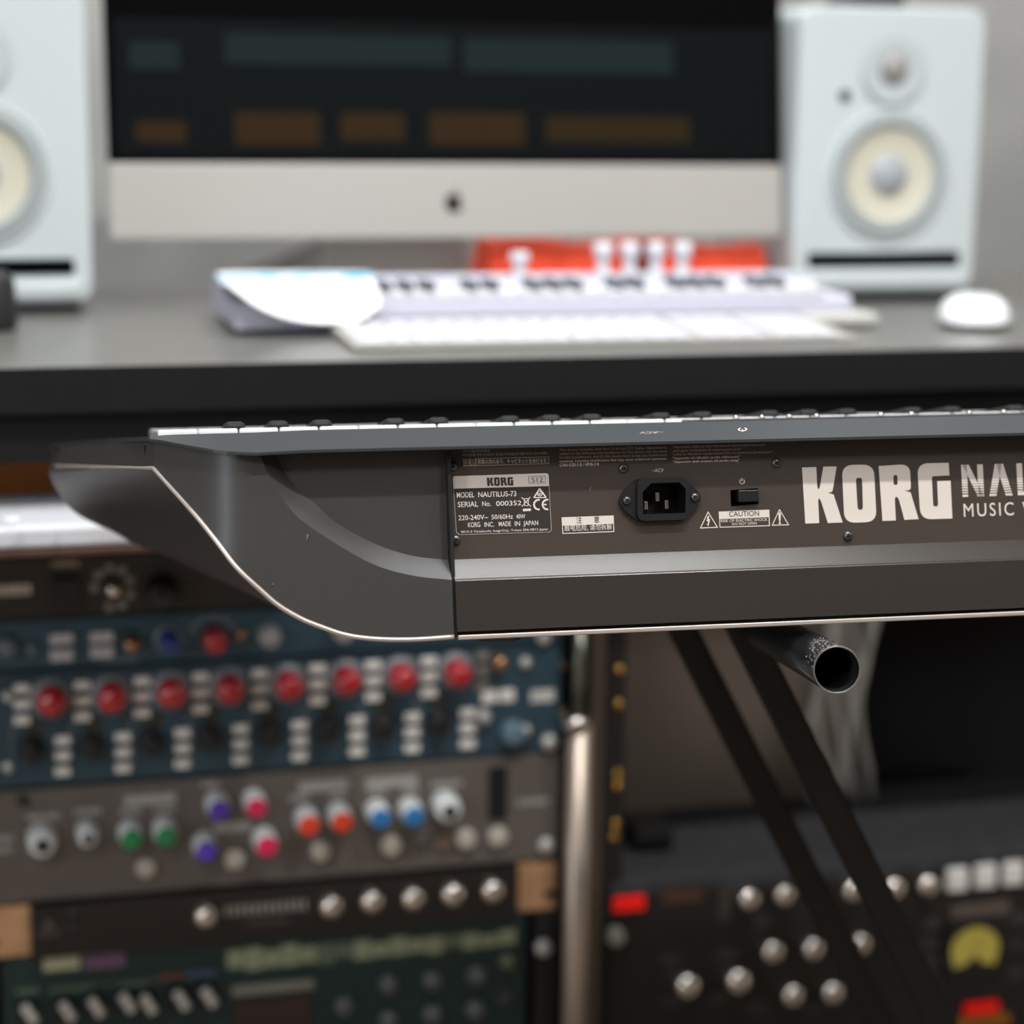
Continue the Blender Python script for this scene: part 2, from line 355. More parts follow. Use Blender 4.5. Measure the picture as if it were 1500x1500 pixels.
# small brand word on the label, same letter shapes
def small(P): return t8p([(524+(x-145)*.355, 497+(y-437)*.300+(x-145)*.004) for x, y in P])
for P in ([K_], [O1, O2], [R1, R2], [G1]): pshape([small(q) for q in P], mat('label_ink', (52, 42, 36), .6), lab, Yl-.0001, 'brand_letter')
pshape([t8p([(1033, 480), (1240, 475), (1244, 562), (1037, 570)]), t8p([(1038, 485), (1235, 480), (1239, 557), (1042, 565)])], _m['label_ink'], lab, Yl-.0001)
lt('S12', 1073, 552, 1212, 55, _m['label_ink'], .003, Yl-.0001)
lt('MODEL', 160, 742, 372, 64); lt('NAUTILUS-73', 422, 736, 885, 64); lt('SERIAL', 172, 858, 420, 64); lt('No.', 470, 846, 575, 58); lt('000352', 640, 842, 948, 56)
lt('220-240V~', 180, 1018, 542, 58); lt('50/60Hz', 584, 1006, 845, 55); lt('40W', 885, 998, 995, 52)
lt('KORG', 297, 1103, 445, 58); lt('INC.', 497, 1098, 615, 56); lt('MADE', 672, 1092, 820, 56); lt('IN', 868, 1087, 932, 56); lt('JAPAN', 972, 1082, 1153, 56)
lt('4015-2 Yanokuchi, Inagi-City, Tokyo 206-0812 Japan', 208, 1172, 1272, 26)
def ring(cx, cy, r, wd, a0, a1, n=16):
    A = [radians(a0+(a1-a0)*i/n) for i in range(n+1)]
    return [(cx+r*cos(a), cy+r*sin(a)*1.0) for a in A]+[(cx+(r-wd)*cos(a), cy+(r-wd)*sin(a)) for a in reversed(A)]
pshape([t8p(ring(1160, 827, 70, 22, 80, 280))], M_print, lab, Yl, 'printed_mark'); pshape([t8p(ring(1265, 825, 70, 22, 80, 280))], M_print, lab, Yl)
pshape([t8p([(1210, 818), (1255, 817), (1255, 834), (1210, 835)])], M_print, lab, Yl)
T1 = rpoly([(1170, 615, 22), (1262, 745, 22), (1088, 748, 22)]); T2 = rpoly([(1170, 645, 8), (1234, 733, 8), (1113, 736, 8)])
pshape([t8p(T1), t8p(T2)], M_print, lab, Yl); pshape([t8p(ring(1172, 692, 34, 10, -20, 300))], M_print, lab, Yl)
pshape([t8p([(1150, 688), (1158, 682), (1168, 697), (1196, 664), (1203, 670), (1168, 712)])], M_print, lab, Yl-.00005)
pshape([t8p([(965, 878), (1062, 873), (1064, 903), (967, 908)])], M_print, lab, Yl)
def bar(x0, y0, x1, y1, wd):
    d = Vector((x1-x0, y1-y0)).normalized(); n = Vector((-d.y, d.x))*wd/2
    return [(x0+n.x, y0+n.y), (x1+n.x, y1+n.y), (x1-n.x, y1-n.y), (x0-n.x, y0-n.y)]
for q in ((950, 738, 1062, 848), (1056, 733, 955, 850), (972, 757, 1042, 752), (978, 757, 988, 840), (1036, 755, 1028, 838), (984, 838, 1032, 838)):
    pshape([t8p(bar(*q, 9))], M_print, lab, Yl)
# screws
def kscrew(px, py, d=14.5, y=REC, parent=kb, tilt=20, m=M_screw):
    q = pl(PF, px, py, y); r = d*.5*scl(PF, px, py, y)
    T = P2K @ Matrix.Translation((q.x, y, q.z))
    s_ = MB().lathe([(r, 0), (r*.98, r*.25), (r*.8, r*.52), (r*.45, r*.66), (0, r*.7)], n=24, M=T).build('screw', m, parent)
    cr = MB()
    for k in range(2):
        Rm = T @ Matrix.Rotation(radians(tilt+90*k), 4, 'Y'); cr.box((-r*.5, -r*.74, -r*.13), (r*.5, -r*.55, r*.13), M=Rm)
    if parent is kb: cr.build('cross_slot', M_gap, s_)
    else: cr.build('screw_slot', M_gap, parent)
    return s_
for i, (x, y) in enumerate(((663, 683), (668, 791), (913, 686), (1137, 678), (1242, 785), (1520, 770), (1640, 662))): kscrew(x, y, tilt=20+37*i)
# mains inlet
i6 = lambda x, y: p2(800+x/4.1667, 580+y/4.1667)
def shape_K(name, polys, y, t, m, parent): return curve_mesh(name, polys, P2K @ Matrix.Translation((0, y, 0)) @ FLAT, m, parent, t)
fl = rpoly([(437, 640, 22), (462, 582, 30), (540, 508, 30), (820, 497, 30), (900, 555, 40), (943, 622, 22), (918, 680, 30), (838, 760, 30), (560, 770, 30), (470, 700, 40)])
ho = [(575, 590), (628, 535), (800, 530), (838, 570), (838, 715), (580, 725)]
inlet = shape_K('power_inlet', [[i6(*q) for q in fl], [i6(*q) for q in ho]], REC-.0012, .0022, M_black, kb)
body = rpoly([(545, 525, 25), (570, 503, 25), (822, 497, 35), (852, 530, 25), (858, 735, 35), (836, 757, 25), (570, 766, 35), (545, 740, 25)])
shape_K('socket_rim', [[i6(*q) for q in body], [i6(*q) for q in ho]], REC-.0025, .0042, M_black, inlet)
hp = [i6(*q) for q in ho]
cv = MB(); cv.grid([[P2K @ Vector((x, y, z)) for x, z in hp+hp[:1]] for y in (REC-.003, REC+.017)], False); cv.add([P2K @ Vector((x, REC+.017, z)) for x, z in hp], [tuple(range(6))])
cv.build('socket_cavity', mat('cavity_black', (20, 18, 17), .35), inlet, False)
for x, z in ((695, 615), (625, 668), (752, 662)):
    q = i6(x-8, z); MB().box((q[0]-.0011, REC+.0025, q[1]-.0024), (q[0]+.0011, REC+.0168, q[1]+.0024), .0003, M=P2K).build('pin', M_chrome, inlet)
def scr2(px, py): 
    kscrew(px, py, 13, REC-.0023, inlet, 30)
scr2(800+493/4.1667, 580+638/4.1667); scr2(800+907/4.1667, 580+618/4.1667)
# power switch
hs = [p2(*q) for q in sw]
swt = MB(); swt.grid([[P2K @ Vector((x, y, z)) for x, z in hs+hs[:1]] for y in (REC-.0004, REC+.012)], False); swt.add([P2K @ Vector((x, REC+.012, z)) for x, z in hs], [(0, 1, 2, 3)])
swb = swt.build('power_switch', M_black, kb, False)
a_ = hs[0]; c_ = hs[2]; MB().box((a_[0]+.0038, REC-.0028, c_[1]+.0012), (c_[0]-.0003, REC+.008, a_[1]-.0003), .0006, M=P2K).build('rocker', M_black, swb)
# top plate edge (the sloping strip), left part tapering to a point
def gpush(x): return 0 if x > 370 else .052*((370-x)/142)**2.0
def vlow(x): return .002+gpush(x)
LE = [(219, 643), (238, 645), (256, 648.5), (275, 652), (293, 655), (313, 658.5), (333, 661), (373, 663), (450, 660.5), (560, 657.5), (660, 654.5), (800, 650.5), (1000, 645), (1140, 642), (1500, 633.5)]
UE = [(219, 639.5), (238, 637.5), (256, 636.5), (275, 636), (293, 635.5), (313, 635), (333, 634.5), (373, 633.5), (450, 632), (560, 629), (660, 626.3), (800, 622.5), (1000, 618), (1140, 614.5), (1500, 606)]
lo = [pk(x, y, vlow(x)) for x, y in LE]; hi = [pk(x, y, .042 if x > 300 else .042+.021*(300-x)/81) for x, y in UE]
wlo = sum(p.z for p in lo[9:])/6; whi = sum(p.z for p in hi[9:])/6
for L_, wv in ((lo, wlo), (hi, whi)):
    for i, p in enumerate(L_):
        if i >= 8: p.z = wv
    L_.append(Vector((KEND, L_[-1].y, wv)))
b = MB(); b.grid([hi, lo], True)
und = [Vector((p.x, p.y, p.z-.0016)) for p in lo]; b.grid([lo, und], False)
b.grid([und, [Vector((p.x, p.y+.02, p.z-.0016)) for p in lo]], False)
b.build('top_edge_strip', M_deck, kb, False)
strip_y = interp
ZS = lambda x: interp([(p.x, p.z) for p in hi], x)
# little marks on the strip
def strip_pt(px, t):
    i = min(range(len(LE)-1), key=lambda k: abs(LE[k][0]-px) if LE[k][0] <= px else 9e9)
    f_ = (px-LE[i][0])/(LE[i+1][0]-LE[i][0]); return lo[i].lerp(lo[i+1], f_).lerp(hi[i].lerp(hi[i+1], f_), t)
for px, s_ in ((953, '~ACV'), (1080, None)):
    a = strip_pt(px, .5); d = strip_pt(px, .62)-a; dv = (strip_pt(px, .9)-a).normalized(); nrm = Vector((1, 0, 0)).cross(dv).normalized()
    T = frame(a+nrm*.0003, (-1, 0, 0), tuple(-dv), tuple(nrm))
    if s_:
        me = text_mesh(s_)
        for v in me.vertices: v.co = Vector((v.co.x*.0055-.0075, v.co.y*.0065, 0))
        me.transform(T); me.materials.clear(); me.materials.append(M_print); link(bpy.data.objects.new('lettering', me), kb)
    else:
        curve_mesh('printed_mark', [[(.0028*cos(radians(-60+i*15))-.003, .004*sin(radians(-60+i*15))) for i in range(21)]+[(.002*cos(radians(240-i*15))-.003, .003*sin(radians(240-i*15))) for i in range(21)]], T, M_print, kb, .00005)
        curve_mesh('printed_mark', [[(-.0033, .0002), (-.0027, .0002), (-.0027, .005), (-.0033, .005)]], T, M_print, kb, .00005)
# end cap: lofted back face (trim line -> groove edge -> recessed face) and hull
N = 64
C0 = [(225, 686), (240, 703), (267, 733), (293, 763), (320, 797), (347, 832), (380, 863), (408, 887), (440, 906), (464, 916), (505, 930), (548, 936), (604, 937), (665, 933)]
C1 = [(226, 645), (262, 651.5), (300, 658), (340, 663), (378, 665.5), (390, 690), (408, 720), (436, 757), (492, 796), (548, 827), (604, 843), (662, 849.5)]
C1b = [(374, 662), (390, 690), (408, 720), (436, 757), (492, 796), (548, 827), (604, 843), (662, 849.5)]
C2 = [(402, 661), (416, 690), (436, 716), (464, 740), (492, 765), (548, 796), (604, 814), (656.5, 820)]
C3 = [(404, 660), (440, 659), (480, 658.5), (520, 657.5), (560, 656.5), (600, 655.5), (630, 655), (651.5, 654.5)]
def gpush(x): return 0 if x > 370 else .052*((370-x)/142)**2.0
def capv(px, py, rec): 
    q = pl(PF, px, py, gpush(px)+rec); return P2K @ q
r0 = resample(C0, N); r1 = resample(C1, N)
b = MB(); K = 14
b.grid([[capv(*(r0[i].lerp(r1[i], k/K)), 0) for i in range(N)] for k in range(K+1)])
a1 = resample(C1b, 40); a2 = resample(C2, 40); a3 = resample(C3, 40)
b.grid([[capv(*p, 0) for p in a1], [capv(*p, REC) for p in a2]])
b.grid([[capv(*(a2[i].lerp(a3[i], k/6)), REC) for i in range(40)] for k in range(7)])
VF = .31
CF = [(71, 690), (77, 707), (88, 725), (104, 746), (128, 762), (165, 779), (197, 797), (240, 813), (280, 832), (347, 861), (400, 886), (450, 900), (520, 905), (600, 906)]
rf = resample(CF, N); B0 = [capv(*p, 0) for p in r0]; BF = [pk(p.x, p.y, VF) for p in rf]
rows = []
for k in range(11):
    t = k/10; rows.append([B0[i].lerp(BF[i], t) for i in range(N)])
b.grid(rows)
# flat side face above the rim, rounded nose
tb = [capv(226, 643, 0), capv(225, 686, 0)]; tf = [pk(84, 655, VF), pk(80, 684, VF)]
b.grid([[tb[0].lerp(tf[0], k/8) for k in range(9)], [tb[1].lerp(tf[1], k/8) for k in range(9)]], False)
nose = [pk(80, 684, VF), pk(73, 688, VF+.006), pk(71, 691, VF+.01)]
b.grid([[pk(84, 655, VF), pk(80, 684, VF)], [pk(78, 657, VF+.012), pk(73, 689, VF+.008)], [pk(90, 655, VF+.03), pk(92, 690, VF+.03)]])
b.build('end_cap', M_case, kb, False)
# rim trim
tr = [capv(*p, -.0006) for p in r0]
side = [capv(225, 686, -.0006).lerp(pk(80, 683, VF), k/10) for k in range(10, -1, -1)]
MB().tube(side[:-1]+tr, .0012, 8, rs=[.0009]*10+[.0013]*N).build('rim_trim', M_trim, kb)
zt = tr[-1].z
MB().box((.0012, -.0012, -.001), (KEND, .004, .0016), .0006, M=P2K).build('bottom_trim', M_trim, kb)
MB().box((-.012, .012, -.0008), (KEND, .3, .0002)).build('bottom_plate', M_case, kb)
MB().box((-.0008, .002, .001), (.0012, .014, w3-.002), M=P2K).build('seam_gap', M_gap, kb)
for (xa, ya, xb, yb, yo, wd) in ((866, 713, 863, 722, REC-.0001, .0005), (451, 783, 448, 795, -.0006, .0005), (399, 855, 400, 857, -.0006, .0005)):
    A_ = P2K @ pl(PF, xa, ya, yo); B_ = P2K @ pl(PF, xb, yb, yo); MB().tube([A_, B_], wd*.5, 5).build('scratch', mat('pale_scratch', (120, 116, 110), .6), kb)
# small hole in the side and the thin dark line beneath the back sheet
q = tb[0].lerp(tf[0], .08).lerp(tb[1].lerp(tf[1], .08), .45); MB().tube([q+Vector((.001, -.0006, -.004)), q+Vector((0, -.0006, .004))], .0007, 8).build('slot', M_gap, kb)
# deck
b = MB(); dl = [hi[0], pk(150, 643, .19), pk(96, 649, .29), pk(78, 652, VF), pk(74, 655, VF+.01)]
dl2 = [Vector((p.x, p.y, p.z-.0025)) for p in dl]
b.grid([dl, dl2], True)
ins = [Vector((p.x+.02, p.y, p.z)) for p in dl]; b.grid([dl, ins], True)
zk = hi[10].z
b.grid([[Vector((p.x, p.y, p.z)) for p in hi], [Vector((p.x, .09, p.z-.004)) for p in hi]], False)
b.grid([[Vector((hi[0].x+.0, .09, zk-.012)), Vector((KEND, .09, zk-.012))], [Vector((dl[3].x, VF+.02, zk-.03)), Vector((KEND, VF+.02, zk-.03))]], False)
b.build('deck', M_deck, kb, False)
MB().box((KEND-.004, .0, .0), (KEND, VF, zk-.02)).build('end_cap', M_case, kb)
# keys: the treble end is on this side
kx0 = pk(219, 634, .23).x; PW = .0235
zf = pk(300, 627.5, .24).z
wk = MB().box((.0004, 0, -.012), (PW-.0004, .145, 0), .0012).build('white_key', M_wkey, kb); wk.location = (kx0, .1, zf)
for i in range(1, 43):
    o = wk.copy(); link(o, kb); o.location = (kx0+PW*i, .1, zf)
    if kx0+PW*(i+1) > KEND: bpy.data.objects.remove(o); break
bk = MB().box((-.0064, 0, -.004), (.0064, .09, .0085), .003, M=Matrix(((1,0,0,0),(0,1,0,0),(0,-.085,1,0),(0,0,0,1)))).build('black_key', M_bkey, kb); first = True
for i in range(1, 42):
    if i % 7 in (2, 3, 4, 6, 0) and kx0+PW*i < KEND-.02:
        off = {2: -.002, 4: .002, 6: -.0015, 0: .0015}.get(i % 7, 0)
        o = bk if first else link(bk.copy(), kb); first = False; o.location = (kx0+PW*i+off, .102, zf-.0042)
# raised control area, its back edge shows over the strip
b = MB().box((hi[12].x+.012, .046, zk-.003), (KEND-.01, .085, zk+.0012), .0006).build('control_panel', M_case, kb)
for px in (1078, 1116, 1156, 1196, 1290, 1335, 1420, 1470):
    q = pk(px, 615-(px-1078)*.023, .055); MB().lathe([(.0018, 0), (.0018, .0012), (.001, .002), (0, .002)], (q.x, .055, zk+.001), 'z', 12).build('button', M_chrome, kb)
for u_ in (.02, .75):
    MB().lathe([(.012, 0), (.012, -.004), (0, -.004)], (u_+.01, .028, -.0008), 'z', 20).build('rubber_foot', M_black, kb)
# ------------------------------------------------------------------ the keyboard stand
za = 1.105; E0 = CAM+ray(1226, 981)*za; E1 = CAM+ray(1165, 947)*1.22
ad = (E1-E0).normalized()
ah = Vector((ad.x, ad.y, 0)).normalized(); ab = Vector((ah.y, -ah.x, 0))
cxn = Vector((E0.x, E0.y, 0))+ab*.24+ah*.2
SF = frame((cxn.x, cxn.y, 0), tuple(ab), tuple(ah), (0, 0, 1)); SI = SF.inverted()
st = thing('keyboard_stand', 'black tubular folding stand with paired slanting legs under the stage keyboard', 'stand', SF)
def arm(sgn):
    A = SI @ E0; B = A+(SI.to_3x3() @ ad)*.44
    if sgn > 0: A.x = -A.x; B.x = -B.x
    r = .0130; d = (B-A).normalized(); o = d.orthogonal().normalized(); o2 = d.cross(o); vs = []; fs = []; n = 40
    prof = [(r*.93, .06), (r*.93, .001), (r*.95, 0), (r*.99, 0), (r, .001), (r, .437), (0, .44)]
    vs = [A+d*h+(o*cos(2*pi*i/n)+o2*sin(2*pi*i/n))*rr for i in range(n) for rr, h in prof]; k = len(prof)
    fs = [(i*k+q, ((i+1) % n)*k+q, ((i+1) % n)*k+q+1, i*k+q+1) for i in range(n) for q in range(k-1)]
    ob = MB().add(vs, fs, True).build('support_arm', M_tube, st, False)
    if sgn < 0:
        b = MB().add([A+d*.004+(o*cos(2*pi*i/n)+o2*sin(2*pi*i/n))*r*.925 for i in range(n)]+[A+d*.055+(o*cos(2*pi*i/n)+o2*sin(2*pi*i/n))*r*.925 for i in range(n)], [(i, (i+1) % n, n+(i+1) % n, n+i) for i in range(n)]+[tuple(range(n, 2*n))], True)
        b.build('tube_bore', M_gap, st, False)
        b = MB()           # scuffs and chips on the rim and the enamel
        rnd = random.Random(3)
        M_ch = mat('bare_scratch', (225, 225, 220), .5)
        for i in range(130):
            h = abs(rnd.gauss(0, .02))+.0008; a = rnd.gauss(0, .9); L = rnd.uniform(.0004, .0022); wd = rnd.uniform(.00015, .0006)
            up_ = (Vector((0, 0, 1))-d*d.z).normalized(); sd = up_.cross(d)
            P = lambda hh, aa: A+d*hh+(up_*cos(aa)+sd*sin(aa))*(r+.00006)
            aa = a-.35; tw = rnd.uniform(-.06, .06)
            b.add([P(h, aa), P(h+L, aa+tw), P(h+L, aa+tw+wd/r), P(h, aa+wd/r)], [(0, 1, 2, 3)])
        o_ = b.build('scratches', M_ch, st, False); o_['kind'] = 'stuff'
        b = MB(); b.tube([A+(o*cos(2*pi*i/n)+o2*sin(2*pi*i/n))*r*.97 for i in range(n+1)], .00035, 6, caps=False); b.build('tube_rim', mat('worn_rim', (140, 138, 128), .4, metal=.5), st)
arm(-1); arm(1)
def leg(z, pts, mirror):
    A = SI @ (CAM+ray(*pts[0])*z); q = SF
    B = pl(SF, pts[1][0], pts[1][1], A.y)
    d = (B-A).normalized(); top = A-d*.012
    bot = top+d*((top.z-.012)/-d.z)
    if mirror: top = Vector((-top.x, top.y+.022, top.z)); bot = Vector((-bot.x, bot.y+.022, bot.z)); d = (bot-top).normalized()
    n = Vector((d.z, 0, -d.x)); hw = .0102; hd = .019
    vs = [p+n*sx*hw+Vector((0, sy*hd+hd, 0)) for p in (top, bot) for sx, sy in ((-1, -1), (1, -1), (1, 1), (-1, 1))]
    bm = bmesh.new(); V = [bm.verts.new(v) for v in vs]
    for f_ in ((0, 1, 2, 3), (4, 5, 6, 7), (0, 1, 5, 4), (1, 2, 6, 5), (2, 3, 7, 6), (3, 0, 4, 7)): bm.faces.new([V[i] for i in f_])
    bmesh.ops.recalc_face_normals(bm, faces=bm.faces[:]); bmesh.ops.bevel(bm, geom=bm.edges[:], offset=.0025, segments=3, affect='EDGES')
    MB().frombm(bm).build('leg', M_leg, st); return bot
bots = []
for mir in (False, True):
    bots.append(leg(1.33, [(1094, 930), (1361, 1463)], mir)); bots.append(leg(1.43, [(1004, 930), (1286, 1490)], mir))
MB().tube([bots[0]+Vector((0, -.06, 0)), bots[1]+Vector((0, .1, 0))], .013, 16).build('foot_bar', M_tube, st)
MB().tube([bots[2]+Vector((0, -.06, 0)), bots[3]+Vector((0, .1, 0))], .013, 16).build('foot_bar', M_tube, st)
# ------------------------------------------------------------------ the desk
DT = .785; DF = 1.50; RY = 1.63
DK = Matrix.Translation((.7, 1.8, 0)); DKI = DK.inverted()
desk = thing('studio_desk', 'black studio desk with equipment bays below, carrying screen, speakers and white controllers', 'desk', DK)
def dbox(name, a, b_, m, bev=.002): return MB().box(DKI @ Vector(a), DKI @ Vector(b_), bev).build(name, m, desk)
DX0, DX1 = -.35, 1.9
dbox('desktop', (DX0, DF, DT-.034), (DX1, 2.13, DT), M_desk, .0015)
RF = frame((0, RY, 0), (1, 0, 0), (0, 1, 0), (0, 0, 1))      # the plane of the rack faces
def rp(px, py, y=0.0): return pl(RF, px, py, y)
rx0 = rp(-25, 1355).x; rx1 = rp(815, 1290).x
dbox('edge_band', (DX0, DF-.001, DT-.0335), (DX1, DF, DT-.0008), mat('edge_band_black', (22, 22, 22), .8, noise=.05, spec=.2), 0)
dbox('apron', (DX0+.02, DF+.012, DT-.072), (DX1-.02, DF+.032, DT-.034), M_deskedge)
zb = rp(40, 700).z
# parts of the desk around the bays
dbox('side_panel', (DX0+.02, RY-.02, 0), (DX0+.045, 2.1, DT-.034), M_deskedge)
dbox('side_panel', (DX1-.045, RY-.02, 0), (DX1-.02, 2.1, DT-.034), M_deskedge)
postx = rp(848, 1200).x
dbox('divider', (postx-.014, RY+.03, 0), (postx+.03, 2.05, DT-.034), M_deskedge)
zsh0 = rp(1200, 1262).z
for nm, (xa, ya), (xb, yb), m in (('drawer_front', (-200, 664), (190, 742), M_brown), ('lower_rail', (-200, 744), (190, 764), M_darkwood)):
    a = rp(xb, ya); c = rp(xb, yb); dbox(nm, (DX0+.05, RY-.004, min(a.z, c.z)), (postx-.02, RY+.02, max(a.z, c.z)), m)
dh = rp(30, 656); dbox('drawer_handle', (rp(-120, 656).x, RY-.02, dh.z-.006), (rp(48, 656).x, RY-.002, dh.z+.006), mat('dull_bar', (96, 88, 80), .5), .002)
# posts and rails
def cylp(name, px, y0, y1, dpx, m, yo=-.03, parent=None, n=28, z1=None):
    a = pl(RF, px, y0, yo); r = dpx*.5*scl(RF, px, y0, yo); zb_ = 0 if y1 is None else pl(RF, px, y1, yo).z
    c = DKI @ Vector((a.x, RY+yo, 0))
    return MB().lathe([(0, zb_), (r, zb_), (r, a.z), (0, a.z)], (c.x, c.y, 0), 'z', n).build(name, m, desk)
cylp('leg_post', 849, 1062, None, 36, M_post)
cylp('post_collar', 844, 1048, 1066, 42, M_chrome)
cylp('upper_post', 850, 915, 1050, 19, mat('dull_steel', (120, 124, 112), .35, metal=.9))
def dplate(name, x0, x1, y0, yb_, m, yo=-.012, t=.012, bev=.001):
    a = pl(RF, x0, y0, yo); c = pl(RF, x1, y0, yo)
    return dbox(name, (a.x, RY+yo, yb_), (c.x, RY+yo+t, a.z), m, bev)
dplate('steel_bar', 868, 889, 900, 0, mat('satin_steel', (105, 98, 88), .38, metal=.85), -.02)
dplate('rack_rail', 792, 829, 800, 0, mat('rail_black', (26, 25, 25), .5), .0, .02)
dplate('rack_rail', 891, 922, 800, 0, _m['rail_black'], .0, .02)
def rstud(px, py, dpx, m, parent, yo=0.0, L=.003, name='screw'):
    q = pl(RF, px, py, yo); r = dpx*.5*scl(RF, px, py, yo); T = parent.matrix_world.inverted() @ RF
    return MB().lathe([(r, 0), (r, L*.6), (r*.6, L), (0, L)], (q.x, yo, q.z), '-y', 16, M=T).build(name, m, parent)
bpy.context.view_layer.update()
for x, y in ((907, 981), (906, 1032), (904, 1133), (904, 1151), (901, 1207), (899, 1226)): rstud(x, y, 15, M_gold, desk, -.001, name='cage_nut')
for x, y in ((825, 975), (823, 1043)): rstud(x, y, 13, mat('dull_brass', (140, 120, 95), .3, metal=1), desk, -.001, name='cage_nut')
# right bay: felt shelf, back board, black case
zsh = rp(1200, 1268).z
ys2 = plz(RF, 1200, 1168, zsh).y
dbox('shelf', (postx+.03, RY-.004, zsh-.012), (DX1-.05, RY+ys2+.02, zsh), M_carpet, .001)
bx = pl(RF, 1258, 1000, ys2)
dbox('back_board', (postx+.03, RY+ys2, zsh), (bx.x, RY+ys2+.02, DT-.034), mat('taupe_board', (136, 124, 112), .8, noise=.1, nscale=7), .001)
dbox('back_board', (bx.x, RY+ys2+.1, zsh-.1), (DX1-.05, RY+ys2+.12, DT-.034), mat('void_board', (20, 20, 21), .9), .001)
dbox('side_board', (bx.x-.004, RY+ys2-.0, zsh), (bx.x+.004, RY+ys2+.1, DT-.034), _m['void_board'], .001)
dbox('back_board', (DX0+.05, RY+.36, .0), (postx-.014, RY+.38, DT-.034), _m['void_board'], .001)
# ------------------------------------------------------------------ rack units
UB = [M_black, M_steel]
M_silver = mat('silver_knob', (245, 236, 226), .12, metal=1)
M_rough = mat('silver_knob_satin', (205, 205, 200), .4, metal=.5)
def unit(name, label, ytop, ybot, m, cat='rack unit', x0=None, x1=None, depth=.25, ear=None, yo=0.0):
    a = x0 if x0 is not None else rx0; c = x1 if x1 is not None else rx1
    z1 = rp(*ytop).z; z0 = rp(*ybot).z
    M = Matrix.Translation(((a+c)/2, RY+yo, z0)); t = thing(name, label, cat, M); h = z1-z0; hw = (c-a)/2
    bpy.context.view_layer.update()
    e = ear if ear else 0
    MB().box((-hw+e, -.003 if not ear else -.012, .0004), (hw-e, 0, h-.0004), .0008).build('faceplate', m, t)
    MB().box((-hw+.022, .0005, .001), (hw-.022, depth, h-.001)).build('chassis', M_black, t)
    t['h'] = h; del t['h']
    return t
FP = -.003
def loc(t, px, py, yo=FP):
    return (t.matrix_world.inverted() @ RF) @ pl(RF, px, py, yo)
def sc_at(px, py): return scl(RF, px, py, FP)
def knob(t, px, py, dpx, L=.014, m=None, cap=None, capr=.62, skirt=None, skd=0, name='knob', fin=False, yo=FP, pointer=None, ang=0, dome=None):
    if dome is None: dome = m in (M_silver, _m.get('red_knob'), _m.get('brass_knob'))
    q = loc(t, px, py, yo); r = dpx*.5*sc_at(px, py); n = 24
    if skirt:
        s_ = skd*.5*sc_at(px, py); k = MB().lathe([(s_, 0), (s_*.96, .002), (r*1.02, .0045), (0, .0046)], q, '-y', n).build(name, skirt, t); base = .0045
    else: k = None; base = 0
    b = MB().lathe([(r, base), (r*.97, L*.6), (r*.955, L*.74), (r*.91, L*.86), (r*.83, L*.95), (r*.72, L), (0, L+.0004)], q, '-y', n)
    if dome:
        H = r*.85; b = MB().lathe([(r, base), (r*.98, max(base+.001, L-H))]+[(r*.98*cos(a), max(base+.001, L-H)+H*sin(a)) for a in [radians(x) for x in range(12, 90, 13)]]+[(0, max(base+.001, L-H)+H)], q, '-y', n)
    if fin and not dome: b.box((q.x-r*.22, q.y-L-.005, q.z-r*.92), (q.x+r*.22, q.y-L*.6, q.z+r*.92), .0008)
    kb_ = b.build('grip' if k else name, m, k or t)
    root = k or kb_
    if cap: MB().lathe([(r*capr, L), (r*capr, L+.0012), (r*capr*.8, L+.0018), (0, L+.0018)], q, '-y', n).build('cap', cap, root)
    if pointer:
        Rm = Matrix.Translation(q) @ Matrix.Rotation(ang, 4, 'Y'); MB().box((-r*.09, -L-.0006, r*.2), (r*.09, -L+.0004, r*.85), M=Rm).build('pointer', pointer, root)
    return root
def rbox(t, name, px, py, wpx, hpx, m, d=.004, bev=.0006, yo=FP):
    q = loc(t, px, py, yo); s_ = sc_at(px, py)
    return MB().box((q.x-wpx*.5*s_, q.y-d, q.z-hpx*.5*s_), (q.x+wpx*.5*s_, q.y, q.z+hpx*.5*s_), bev).build(name, m, t)
def rtext(t, s_, px0, py, px1, h, m, bold=.01, yo=FP):
    a = loc(t, px0, py, yo); c = loc(t, px1, py, yo); return put_text(s_, a.x, c.x, a.z, h*sc_at(px0, py), yo-.0002, m, t, bold)
def smear(t, px0, py, px1, h, m):      # illegible small print: a row of little printed dashes joined as one mark
    b = MB(); a = loc(t, px0, py); c = loc(t, px1, py); s_ = sc_at(px0, py); x = a.x; rnd = random.Random(int(px0*7+py))
    while x < c.x:
        wd = rnd.uniform(.002, .005); b.box((x, a.y-.0004, a.z-h*.5*s_), (min(x+wd, c.x), a.y, a.z+h*.5*s_)); x += wd+.0009
    o = b.build('printed_caption', m, t); o['kind'] = 'stuff'; return o
def V(px, py, x, sl=-.07): return py+sl*(x-px)
# a: black unit
ua = unit('rack_unit', 'black rack unit with white lettering and ringed knob, topmost in the left rack', (100, 813), (100, 903), mat('rack_charcoal', (44, 41, 38), .45, noise=.05))
smear(ua, -60, 868, 46, 15, M_print); rbox(ua, 'button', 96, 871, 42, 50, M_black, .006); smear(ua, 76, 826, 116, 9, _m['dim_print'])
knob(ua, 166, 861, 24, .012, M_silver)
for k in range(8):
    a = radians(200-k*40-20); rbox(ua, 'indicator_dot', 165+27*cos(a), 860-29*sin(a), 12, 12, mat('grey_dot', (150, 148, 142), .4), .002)
knob(ua, 238, 866, 50, .02, M_black); knob(ua, 420, 852, 50, .02, M_black); knob(ua, 560, 842, 24, .012, M_silver)
